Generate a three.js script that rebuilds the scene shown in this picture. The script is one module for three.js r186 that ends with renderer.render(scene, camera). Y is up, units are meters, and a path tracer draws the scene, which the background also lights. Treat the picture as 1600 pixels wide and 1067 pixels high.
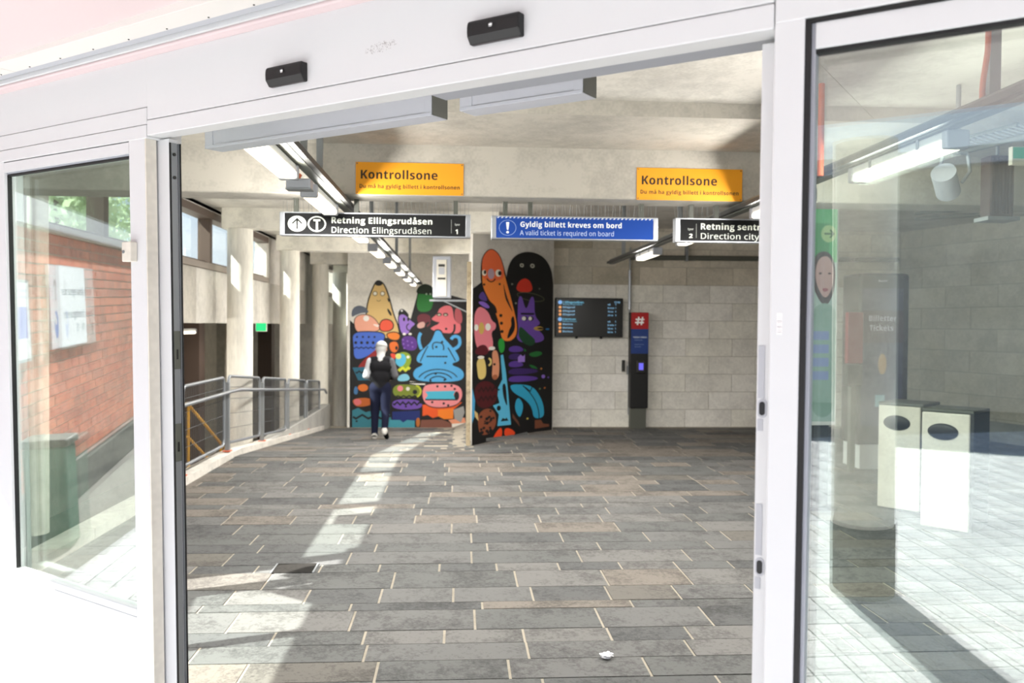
import * as THREE from 'three';
import { mergeGeometries } from 'three/addons/utils/BufferGeometryUtils.js';
import { RoundedBoxGeometry } from 'three/addons/geometries/RoundedBoxGeometry.js';
import { MarchingCubes } from 'three/addons/objects/MarchingCubes.js';
import { RectAreaLightUniformsLib } from 'three/addons/lights/RectAreaLightUniformsLib.js';

// ---------------------------------------------------------------- camera, sky, sun, exposure
const W = 1600, H = 1067, FOC = 1300, EYE = 1.8;
const V = (x, y, z) => new THREE.Vector3(x, y, z);
const scene = new THREE.Scene();
const camera = new THREE.PerspectiveCamera(2 * Math.atan(H / 2 / FOC) * 180 / Math.PI, W / H, 0.05, 400);
const camDir = (px, py) => V((px - W / 2) / FOC, -(py - H / 2) / FOC, -1);
const axZ = camDir(718, 508).normalize().negate();                      // the corridor runs along -z
const axX = V(1, -0.0077, 0); axX.addScaledVector(axZ, -axX.dot(axZ)).normalize();
const axY = axZ.clone().cross(axX);
const toWorld = (c) => V(c.dot(axX), c.dot(axY), c.dot(axZ));
camera.position.set(0, EYE, 0);
camera.quaternion.setFromRotationMatrix(new THREE.Matrix4().makeBasis(axX, axY, axZ).transpose());
camera.focus = 3.4; camera.userData.fStop = 3.4;
camera.updateMatrixWorld(true);
const EXPOSURE = 1.0, SUN = 25, SKY = 1.5, LED = 240;
const sunTravel = V(0.93, -1, -0.37).normalize();
const sun = new THREE.DirectionalLight(new THREE.Color(1, 0.965, 0.91), SUN);
sun.name = 'sun'; sun.target.position.set(-2, 0, -8); sun.position.copy(sun.target.position).addScaledVector(sunTravel, -30);
sun.castShadow = true; sun.shadow.mapSize.set(4096, 4096);
Object.assign(sun.shadow.camera, { left: -22, right: 22, top: 22, bottom: -22, near: 1, far: 70 });
scene.add(sun, sun.target);
{ // clear pale sky, brighter towards the horizon
  const w = 64, h = 32, d = new Float32Array(w * h * 4);
  for (let j = 0; j < h; j++) for (let i = 0; i < w; i++) {
    const e = Math.max(0, Math.sin((j + 0.5 - h / 2) / h * Math.PI)), t = Math.pow(e, 0.5), k = (j * w + i) * 4;
    d[k] = SKY * (1.0 - 0.55 * t); d[k + 1] = SKY * (1.03 - 0.38 * t); d[k + 2] = SKY * (1.1 - 0.05 * t); d[k + 3] = 1;
  }
  const t = new THREE.DataTexture(d, w, h, THREE.RGBAFormat, THREE.FloatType);
  t.mapping = THREE.EquirectangularReflectionMapping; t.magFilter = t.minFilter = THREE.LinearFilter; t.needsUpdate = true;
  scene.background = t; scene.environment = t;
}
const renderer = new THREE.WebGLRenderer({ antialias: true });
renderer.toneMapping = THREE.LinearToneMapping; renderer.toneMappingExposure = EXPOSURE;
renderer.shadowMap.enabled = true;
RectAreaLightUniformsLib.init();

// ---------------------------------------------------------------- helpers
function rng(s) { return () => { s |= 0; s = s + 0x6D2B79F5 | 0; let t = Math.imul(s ^ s >>> 15, 1 | s); t = t + Math.imul(t ^ t >>> 7, 61 | t) ^ t; return ((t ^ t >>> 14) >>> 0) / 4294967296; }; }
const ray = (px, py) => toWorld(camDir(px, py));
const at = (px, py, d) => { const r = ray(px, py); return V(0, EYE, 0).addScaledVector(r, d / -r.z); };       // point at depth d in front of the eye
const onFloor = (px, py, y = 0) => { const r = ray(px, py); return V(0, EYE, 0).addScaledVector(r, (y - EYE) / r.y); };
// the entrance front stands askew to the corridor and has its own axes: u along, v up, n outwards
const fu = toWorld(camDir(-1270, 468)).negate().normalize();
const fv = toWorld(camDir(740, 30000)).negate(); fv.addScaledVector(fu, -fu.dot(fv)).normalize();
const fn = fu.clone().cross(fv);
const f0 = (() => { const r = ray(230, 212); return V(0, EYE, 0).addScaledVector(r, 0.65 / r.y); })();
const fq = new THREE.Quaternion().setFromRotationMatrix(new THREE.Matrix4().makeBasis(fu, fv, fn));
const F = (a, b, c) => f0.clone().addScaledVector(fu, a).addScaledVector(fv, b).addScaledVector(fn, c);
const FP = (px, py, off = 0) => { const r = ray(px, py), o = f0.clone().addScaledVector(fn, off).sub(V(0, EYE, 0)); const p = r.multiplyScalar(o.dot(fn) / r.dot(fn)).add(V(0, EYE, 0)).sub(f0); return [p.dot(fu), p.dot(fv)]; };

const used = {};
function numbered(name) { const k = used[name] = (used[name] ?? -1) + 1; return k ? name + '_' + String(k).padStart(3, '0') : name; }
function shade(o) { o.traverse((m) => { if (m.isMesh) { m.castShadow = true; m.receiveShadow = true; } }); return o; }
function thing(name, label, category, group, pos) {
  const o = new THREE.Group(); o.name = numbered(name); scene.add(o);
  o.userData = { label, category }; if (group) o.userData.group = group;
  if (pos) o.position.copy(pos);
  return o;
}
function struct(name, pos) { const o = new THREE.Group(); o.name = name; o.userData.kind = 'structure'; scene.add(o); if (pos) o.position.copy(pos); return o; }
const onFront = (o) => { o.position.copy(f0); o.quaternion.copy(fq); return o; };
function uvm(g, ox = 0, oy = 0) { // texture coordinates in metres
  const p = g.attributes.position, n = g.attributes.normal, uv = new Float32Array(p.count * 2);
  for (let i = 0; i < p.count; i++) {
    const ax = Math.abs(n.getX(i)), ay = Math.abs(n.getY(i)), az = Math.abs(n.getZ(i));
    const [a, b] = ay >= ax && ay >= az ? [p.getX(i), p.getZ(i)] : ax >= az ? [p.getZ(i), p.getY(i)] : [p.getX(i), p.getY(i)];
    uv[2 * i] = a + ox; uv[2 * i + 1] = b + oy;
  }
  g.setAttribute('uv', new THREE.BufferAttribute(uv, 2)); return g;
}
// box from low to high corner
function bx(x0, x1, y0, y1, z0, z1, r = 0) {
  const w = Math.abs(x1 - x0), h = Math.abs(y1 - y0), d = Math.abs(z1 - z0);
  let g = r ? new RoundedBoxGeometry(w, h, d, 2, Math.min(r, w / 2.01, h / 2.01, d / 2.01)) : new THREE.BoxGeometry(w, h, d);
  g.translate((x0 + x1) / 2, (y0 + y1) / 2, (z0 + z1) / 2);
  return uvm(g);
}
function cyl(r, h, x, y, z, seg = 20, r2 = r) { return uvm(new THREE.CylinderGeometry(r2, r, h, seg).translate(x, y + h / 2, z)); }
function tube(pts, r, seg = 8, n = 0, closed = false, straight = false) {
  let c;
  if (straight) { c = new THREE.CurvePath(); for (let i = 0; i + 1 < pts.length; i++) c.add(new THREE.LineCurve3(pts[i], pts[i + 1])); }
  else c = new THREE.CatmullRomCurve3(pts, closed, 'catmullrom', 0.1);
  return uvm(new THREE.TubeGeometry(c, n || Math.max(2, (pts.length - 1) * 4), r, seg, closed));
}
function bar(a, b, r, seg = 8) { const g = new THREE.CylinderGeometry(r, r, a.distanceTo(b), seg); g.applyQuaternion(new THREE.Quaternion().setFromUnitVectors(V(0, 1, 0), b.clone().sub(a).normalize())); const m = a.clone().add(b).multiplyScalar(0.5); return uvm(g.translate(m.x, m.y, m.z)); }
function merged(gs) { return gs.length === 1 ? gs[0] : mergeGeometries(gs.map((g) => g.index ? g.toNonIndexed() : g)); }
function part(parent, name, geos, m) { const o = new THREE.Mesh(merged(Array.isArray(geos) ? geos : [geos]), m); o.name = name; parent.add(o); return shade(o); }
function prism(pts, y0, y1) { // polygon [x, z] raised from y0 to y1
  const s = new THREE.Shape(pts.map(([x, z]) => new THREE.Vector2(x, -z)));
  return uvm(new THREE.ExtrudeGeometry(s, { depth: y1 - y0, bevelEnabled: false }).rotateX(-Math.PI / 2).translate(0, y0, 0));
}
// textures
function lattice(seed, n) { const r = rng(seed), a = new Float32Array(n * n); for (let i = 0; i < n * n; i++) a[i] = r(); return (u, v) => { const x = u * n, y = v * n, i = Math.floor(x), j = Math.floor(y), s = x - i, t = y - j, ss = s * s * (3 - 2 * s), tt = t * t * (3 - 2 * t), g = (p, q) => a[((q % n + n) % n) * n + (p % n + n) % n]; return (g(i, j) * (1 - ss) + g(i + 1, j) * ss) * (1 - tt) + (g(i, j + 1) * (1 - ss) + g(i + 1, j + 1) * ss) * tt; }; }
function grain(seed, size, layers, metres, aniso = 1) { // near-white map of layered noise around 1
  const ls = layers.map(([n, a], i) => [lattice(seed + i * 17, n), a]), d = new Uint8Array(size * size * 4);
  for (let j = 0; j < size; j++) for (let i = 0; i < size; i++) {
    let v = 0; for (const [f, a] of ls) v += (f(i / size, j / size * aniso) - 0.5) * a;
    const c = Math.max(0, Math.min(255, 244 * (1 + v))), k = (j * size + i) * 4; d[k] = d[k + 1] = d[k + 2] = c; d[k + 3] = 255;
  }
  const t = new THREE.DataTexture(d, size, size); t.colorSpace = THREE.SRGBColorSpace; t.wrapS = t.wrapT = THREE.RepeatWrapping; t.magFilter = THREE.LinearFilter; t.minFilter = THREE.LinearMipmapLinearFilter; t.generateMipmaps = true; t.repeat.set(1 / metres, 1 / metres); t.needsUpdate = true; return t;
}
const gStone = grain(3, 512, [[6, 0.25], [24, 0.2], [90, 0.22], [256, 0.2]], 1.7);
const gConc = grain(11, 512, [[3, 0.12], [9, 0.12], [40, 0.08], [200, 0.07]], 2.6);
const gBlock = grain(23, 512, [[5, 0.06], [14, 0.06], [60, 0.06], [220, 0.07]], 2.1);
const gFine = grain(31, 256, [[8, 0.06], [64, 0.05]], 0.9);
const mat = (hex, rough = 0.7, o = {}) => new THREE.MeshStandardMaterial({ color: hex, roughness: rough, ...o });
const M = {
  white: mat(0xd2d3d4, 0.42), whiteOld: mat(0xe2ddd0, 0.5, { map: gFine }), soffit: mat(0xd6c4c5, 0.7), trimGrey: mat(0xb2b4ba, 0.45), beige: mat(0xdcd8d3, 0.6),
  alu: mat(0xb4b8bf, 0.35, { metalness: 0.6 }), aluDull: mat(0xa7aab2, 0.5, { metalness: 0.25 }), galv: mat(0x8b8f92, 0.5, { metalness: 0.5 }), dark: mat(0x2a2a28, 0.6), dado: mat(0x7d7873, 0.9, { map: gConc }), black: mat(0x0a0a0b, 0.5), rubber: mat(0x141414, 0.7), endcap: mat(0x55574f, 0.5), housing: mat(0xc3c5cd, 0.5),
  conc: mat(0xb9b4aa, 0.9, { map: gConc, bumpMap: gConc, bumpScale: 0.004 }), concPale: mat(0xd2cec6, 0.9, { map: gConc, bumpMap: gConc, bumpScale: 0.003 }), concGrey: mat(0xa8a7a2, 0.9, { map: gConc }), column: mat(0xe9e5da, 0.8, { map: gConc }),
  paint: [0xf4f1ea, 0xeeebe3, 0xf1eee4].map((c) => mat(c, 0.75, { map: gBlock, bumpMap: gBlock, bumpScale: 0.004 })), bare: [0xc2baa8, 0xb8af9c, 0xc9c2b2].map((c) => mat(c, 0.9, { map: gBlock, bumpMap: gBlock, bumpScale: 0.005 })), joint: mat(0xb5b0a4, 0.95, { map: gBlock }), tan: [0xe0d8c8, 0xdbd2c1, 0xd8d0c0].map((c) => mat(c, 0.9, { map: gBlock, bumpMap: gBlock, bumpScale: 0.005 })),
  slab: [0x636362, 0x5c5d5c, 0x6b6a68, 0x555656, 0x736d66, 0x63605b].map((c) => new THREE.MeshPhysicalMaterial({ color: c, roughness: 0.8, specularIntensity: 0.6, map: gStone, bumpMap: gStone, bumpScale: 0.004 })), mortar: mat(0x9c9587, 0.95, { map: gConc }),
  tile: [0xabadaf, 0xa4a6a8, 0xb2b4b5].map((c) => mat(c, 0.8, { map: gStone })), tileJoint: mat(0x6b6a66, 0.95),
  brick: [0xc9694c, 0xbd5c42, 0xd47a5a, 0xb0604c, 0xc87660].map((c) => mat(c, 0.9, { map: gStone })), brickJoint: mat(0xa9a294, 0.95), plinth: mat(0x4a4a4b, 0.8, { map: gStone }),
  brown: mat(0x4b3c33, 0.6), sill: mat(0x8b8178, 0.7), yellow: mat(0xd19a1e, 0.5), steel: mat(0x878b90, 0.42, { metalness: 0.55 }), mesh: mat(0x5b5d5f, 0.5, { metalness: 0.4 }),
  orangePipe: mat(0xd2623a, 0.6), bin: mat(0x1f5b48, 0.5), binTop: mat(0x101a17, 0.6), leaf: new THREE.MeshPhysicalMaterial({ color: 0xc6d4ae, roughness: 1, transmission: 0.45, thickness: 0, side: THREE.DoubleSide }), bark: mat(0x54463a, 0.95),
  glass: new THREE.MeshPhysicalMaterial({ color: 0xf9fdfb, roughness: 0, transmission: 1, thickness: 0, ior: 1.9 }), winGlass: new THREE.MeshPhysicalMaterial({ color: 0xf2f7f4, roughness: 0, transmission: 1, thickness: 0, ior: 1.5 }),
};
const lensMat = new THREE.MeshStandardMaterial({ color: 0xfff4e2, emissive: new THREE.Color(1, 0.9, 0.72), emissiveIntensity: 2.6, roughness: 0.5 });
function canvasMat(w, h, draw, rough = 0.5, glow = 0) {
  const c = document.createElement('canvas'); c.width = w; c.height = h; draw(c.getContext('2d'), w, h);
  const t = new THREE.CanvasTexture(c); t.colorSpace = THREE.SRGBColorSpace; t.anisotropy = 8;
  return glow ? new THREE.MeshStandardMaterial({ color: 0x0a0a0a, roughness: rough, emissive: 0xffffff, emissiveMap: t, emissiveIntensity: glow }) : new THREE.MeshStandardMaterial({ map: t, roughness: rough });
}
// a printed face, w by h, facing +z at (x, y, z)
function face(w, h, x, y, z) { return new THREE.PlaneGeometry(w, h).translate(x, y, z); }

// ---------------------------------------------------------------- the setting: floor, walls, ceiling
const smooth = (a, b, x) => { const t = Math.min(1, Math.max(0, (x - a) / (b - a))); return t * t * (3 - 2 * t); };
const floorY = (x, z) => -0.077 * Math.min(8.6, Math.max(0, -z - 11.5)) * (1 - smooth(-0.2, 1.1, x));
const KERB = -3.02, WALLX = -3.75;
const frontZ = (x) => { const t = (x - f0.x) / fu.x; return f0.z + fu.z * t; };
{
  const floor = struct('floor');
  // bedding: one sheet with thickness that follows the ramp
  const g = new THREE.PlaneGeometry(1, 1, 60, 80), p = g.attributes.position;
  for (let i = 0; i < p.count; i++) {
    const s = p.getX(i) + 0.5, t = p.getY(i) + 0.5, x = -3.2 + 15.4 * s, z = -20.3 * t + Math.min(0.4, frontZ(x) + 0.1) * (1 - t);
    p.setXYZ(i, x, floorY(x, z) - 0.0045, z);
  }
  g.computeVertexNormals(); uvm(g);
  part(floor, 'bedding', g, M.mortar);
  part(floor, 'foundation', prism([[-3.2, -4.6], [3.5, 0.2], [12.2, -1.2], [12.2, -15], [-3.2, -15]], -0.5, -0.4), M.mortar);
  // stone slabs in courses across the hall
  const r = rng(77), zs = [3.6, 3.98, 4.2], slabs = [];
  zs.push(4.45, 4.69, 4.9, 5.25, 5.39, 5.69, 6.07, 6.27, 6.61, 6.86, 7.19);
  const depths = [0.33, 0.24, 0.36, 0.2, 0.3, 0.26, 0.38];
  while (zs[zs.length - 1] < 19.6) zs.push(zs[zs.length - 1] + depths[Math.floor(r() * 7)]);
  for (let i = 0; i + 1 < zs.length; i++) {
    const z0 = -zs[i], z1 = -zs[i + 1], zm = (z0 + z1) / 2;
    const end = zs[i] > 14.2 ? (zs[i] > 13 ? 0.05 : 1.5) : zs[i] > 12.8 ? 0.05 + 7.5 : 11.6 + zm * 0.0;
    const len0 = [0.45, 0.72, 0.5, 0.6, 0.9][Math.floor(r() * 5)];
    let x = KERB - r() * 0.4;
    const xs = zs[i] > 14.4 ? 0.15 : Math.min(11, 8.0 + (14.7 + zm) * 0.3);
    while (x < xs) {
      const len = len0 * (0.92 + r() * 0.16) * (r() < 0.12 ? 1.5 : 1), a = Math.max(x, KERB), b = x + len;
      const tone = Math.floor(r() * 6), k = zs[i] > 7 && r() < 0.25 ? 4 : tone > 3 && r() < 0.75 ? tone - 4 : tone;
      if (b - a > 0.06 && zm < frontZ((a + b) / 2) - 0.25) slabs.push([a, b, z0, z1, k, r() * 9, r() * 9, r()]);
      x = b;
    }
  }
  // the slabs that show largest come first
  const seen = (s) => { const xm = (s[0] + s[1]) / 2, d = -(s[2] + s[3]) / 2, px = 718 + 1300 * xm / d; return px > 275 && px < 1190 ? 1 / d : (px > 1240 && px < 1640 ? 0.6 / d : 0.05 / d); };
  slabs.sort((a, b) => seen(b) - seen(a));
  const rest = {};
  slabs.forEach(([a, b, z0, z1, k, ox, oy, h], i) => {
    const gap = 0.008, w = b - a - 2 * gap, d = z0 - z1 - 0.008, xm = (a + b) / 2, zm = (z0 + z1) / 2;
    const g = uvm(new THREE.BoxGeometry(w, 0.05, d), ox, oy);
    const pitch = Math.atan2(floorY(xm, zm - 0.1) - floorY(xm, zm + 0.1), 0.2), roll = Math.atan2(floorY(xm + 0.1, zm) - floorY(xm - 0.1, zm), 0.2);
    const y = floorY(xm, zm) - 0.025 + (h - 0.5) * 0.003;
    if (i < 300) { const m = part(floor, i ? 'slab_' + String(i).padStart(3, '0') : 'slab', g, M.slab[k]); m.position.set(xm, y, zm); m.rotation.set(pitch, 0, roll); }
    else { g.rotateX(pitch).rotateZ(roll).translate(xm, y, zm); (rest[k] ??= []).push(g); }
  });
  for (const k in rest) part(floor, 'distant_slabs', rest[k], M.slab[k]).userData.kind = 'stuff';
}
{ // far ceiling, dropped strip, beams
  const c = struct('ceiling');
  part(c, 'near_ceiling', prism([[WALLX - 0.2, frontZ(WALLX) + 0.1], [3.4, 0.12], [12.4, -1.2], [12.4, -5.5], [WALLX - 0.2, -5.5]], 3.29, 3.75), M.concPale);
  part(c, 'dropped_strip', bx(WALLX, 12.2, 3.19, 3.74, -6.9, -5.47), M.conc);
  part(c, 'far_ceiling', bx(WALLX - 0.2, 12.2, 3.55, 3.75, -28, -6.85), M.concPale);
  const b = struct('trim_1');
  part(b, 'front_beam', bx(WALLX, 12.2, 2.8, 3.2, -6.85, -6.5, 0.012), M.conc);
  [[-13.0, 0.6], [-16.75, 0.8], [-20.45, 0.3], [-24.1, 0.3]].forEach(([z, x1], i) => part(struct('trim_' + (i + 2)), 'cross_beam', bx(-3.6, x1, 3.24, 3.56, z - 0.16, z + 0.16, 0.012), M.column));
}
{ // left wall with its row of high windows
  const wl = struct('wall_left'), t0 = WALLX - 0.22;
  const start = -5.2, end = -28;
  part(wl, 'upper_wall', bx(t0, WALLX, 3.46, 3.56, end, start + 0.1), M.concPale);
  part(wl, 'lower_wall', bx(t0, WALLX, 0, 2.6, -11.2, start), M.dado);
  part(wl, 'eave', bx(t0 - 0.1, WALLX, 3.5, 3.75, end, start + 0.6), M.brown);
  let k = 0;
  for (let z = -11.2; z > -26; z -= 0.935) part(wl, 'wall_panel', bx(t0, WALLX, 1.8, 2.6, z - 0.925, z, 0.01), k++ % 3 ? M.concPale : M.conc);
  const zb = []; for (let z = -5.3; z > -27; z -= 1.86) zb.push(z);
  for (let i = 0; i + 1 < zb.length; i++) {
    const wn = struct('window_' + (i + 10)), z0 = zb[i], z1 = zb[i + 1];
    if (z1 < -17.6 && z0 > -20.8) { part(wl, 'blind_panel', bx(t0, WALLX, 2.6, 3.47, z1, z0), M.concPale); continue; }
    part(wn, 'window_sill', bx(t0 - 0.04, WALLX + 0.05, 2.6, 2.69, z1, z0), M.sill);
    part(wn, 'window_frame', [bx(t0 + 0.06, WALLX + 0.02, 2.69, 3.46, z0 - 0.1, z0 + 0.02), bx(t0 + 0.06, WALLX + 0.04, 3.36, 3.47, z1, z0), bx(t0 + 0.08, WALLX - 0.05, 2.69, 2.73, z1, z0)], M.brown);
    part(wn, 'pane', bx(t0 + 0.1, t0 + 0.102, 2.7, 3.4, z1 + 0.01, z0 - 0.09), M.winGlass);
  }
  // concrete round columns
  [-13.0, -16.75, -20.4, -23.6].forEach((z, i) => {
    const c = thing('round_column', ['round white concrete column, first of the row behind the grey railing', 'round white concrete column, second of the row behind the grey railing', 'round white concrete column, third of the row behind the grey railing', 'round white concrete column, last of the row beside the far mural'][i], 'column', 'columns behind the railing', V(-3.36, -2.6, z));
    part(c, 'shaft', new THREE.CylinderGeometry(0.19, 0.19, 5.84, 28).translate(0, 2.92, 0), M.column);
  });
  const c = thing('drain_column', 'thin round white column against the window wall seen through the left glazing', 'column', null, V(-3.6, 0, -7.3));
  part(c, 'shaft', cyl(0.11, 3.0, 0, 0, 0, 24), M.column);
  part(c, 'capital', cyl(0.11, 0.55, 0, 3.0, 0, 24, 0.26), M.column);
}
{ // hall walls at the back and right
  const wb = struct('wall_back');
  const X0 = 1.5, X1 = 8.0, z = -14.7;
  part(wb, 'core', bx(X0, X1 + 0.1, -0.2, 3.6, z - 0.3, z - 0.006), M.joint);
  const r = rng(5); let n = 0;
  for (let j = 0, y = 0; y < 3.5; j++, y += 0.318) {
    for (let x = X0 - (j % 2 ? 0.42 : 0), k = 0; x < X1; x += 0.85, k++) {
      const a = Math.max(X0, x), b = Math.min(X1, x + 0.85); if (b - a < 0.05) continue;
      const xm = (a + b) / 2, inPatch = xm > 1.85 && xm < 3.3 && y > 2.3, upper = y > 2.5;
      const m = inPatch ? M.bare[n % 3] : upper ? M.tan[(n * 7) % 3] : M.paint[(n * 5) % 3];
      part(wb, n ? 'block_' + String(n).padStart(3, '0') : 'block', uvm(new THREE.BoxGeometry(b - a - 0.008, 0.31, 0.03), r() * 5, r() * 5).translate(xm, y + 0.159, z - 0.012 + r() * 0.004), m); n++;
    }
  }
  const wr = struct('wall_right');
  const A = V(8.0, 0, -14.7), B = V(11.9, 0, -2), dir = B.clone().sub(A).normalize(), nrm = V(-dir.z, 0, dir.x).multiplyScalar(1), ang = Math.atan2(-dir.z, dir.x);
  const inward = V(dir.z, 0, -dir.x); // towards the hall is -x
  const q = new THREE.Group(); wr.add(q); q.name = 'blockwork'; q.position.copy(A); q.rotation.y = ang;
  // local x runs along the wall towards the street, local +z points into the hall or away; find the sign
  const localZ = V(Math.sin(ang), 0, Math.cos(ang)), s = localZ.x < 0 ? 1 : -1;
  part(q, 'core', bx(-0.2, 13.4, -0.2, 3.7, -s * 0.006, -s * 0.3), M.joint);
  n = 0;
  for (let j = 0, y = 0; y < 3.5; j++, y += 0.36) for (let x = -(j % 2) * 0.5; x < 5; x += 1.0) {
    const a = Math.max(0, x), b = x + 1.0; if (b - a < 0.1) continue;
    part(q, n ? 'block_' + String(n).padStart(3, '0') : 'block', uvm(new THREE.BoxGeometry(b - a - 0.01, 0.35, 0.03), r() * 5, r() * 5).translate((a + b) / 2, y + 0.18, s * (-0.012 + r() * 0.004)), M.tan[n++ % 3]);
  }
  part(q, 'skirting', bx(0, 13.3, 0, 0.32, s * 0.0, s * 0.03), M.concGrey);
  // end walls out of sight that close the hall
  const wf = struct('wall_front');
  part(wf, 'side_return', prism([[3.4, 0.2], [12.4, -1.1], [12.4, -1.4], [3.4, -0.1]], -0.2, 3.75), M.concPale);
  part(wf, 'above_door', (() => { const g = bx(-3.4, 5.6, 0.27, 1.35, -0.28, -0.03); g.applyQuaternion(fq).translate(f0.x, f0.y, f0.z); return g; })(), M.concPale);
}
{ // angled pillar wall with its mural, passage to the lower level, far wall
  const wp = struct('wall_pillar');
  part(wp, 'core', prism([[0.2, -13.09], [1.62, -14.32], [1.62, -20.2], [0.2, -20.2]], -0.9, 3.6), M.concPale);
  const wf = struct('wall_far');
  part(wf, 'core', bx(-2.66, 0.3, -1, 3.6, -20.3, -20), M.paint[1]);
  part(wf, 'return', bx(-2.66, -2.46, -3, 3.6, -28, -20.3), M.concPale);
  part(wf, 'end', bx(-8, -2.5, -3, 3.6, -28.2, -28), M.concPale);
}
{ // kerb beside the ramp and the sunken stair hall behind it
  const k = struct('kerb');
  for (let i = 0, z = -4.75; z > -18.9; i++, z -= 1.18) { const z1 = z - 1.172, y0 = floorY(-3, z), y1 = floorY(-3, z1); const g = bx(KERB - 0.2, KERB, -0.25, 0.085, z1, z); const p = g.attributes.position; for (let j = 0; j < p.count; j++) p.setY(j, p.getY(j) + (Math.abs(p.getZ(j) - z) < 1e-4 ? y0 : y1)); part(k, i ? 'kerb_stone_' + String(i).padStart(3, '0') : 'kerb_stone', g, M.concPale); }
  part(k, 'retaining_wall', bx(KERB - 0.24, KERB - 0.04, -3, -0.1, -20, -4.75), M.concGrey);
  const h = struct('stair_hall');
  part(h, 'roof', bx(-8, WALLX - 0.2, 1.8, 1.98, -28, -8.55), M.conc);
  part(h, 'outer_wall', bx(-8.2, -8, -3, 1.98, -28, -5), M.tan[0]);
  part(h, 'near_wall', bx(-8, KERB - 0.2, -3, 0.0, -5, -4.8), M.tan[0]);
  part(h, 'hall_floor', bx(-8.2, KERB - 0.2, -3.1, -2.6, -28, -4.8), M.concGrey);
  part(h, 'spine_wall', bx(-8, WALLX - 0.02, -2.7, 1.8, -11.2, -11.0), M.conc);
  for (let i = 0; i < 5; i++) part(h, 'pier', bx(-5.9, -5.5, -2.7, 1.8, -11.6 - i * 3.4, -11.2 - i * 3.4), i % 2 ? M.tan[1] : M.brown);
  for (let i = 0; i < 15; i++) part(h, i ? 'stair_step_' + String(i).padStart(3, '0') : 'stair_step', bx(-5.4, KERB - 0.25, -2.6, -0.3 - i * 0.155, -11.9 - i * 0.32, -11.58 - i * 0.32), M.concGrey);
}

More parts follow.
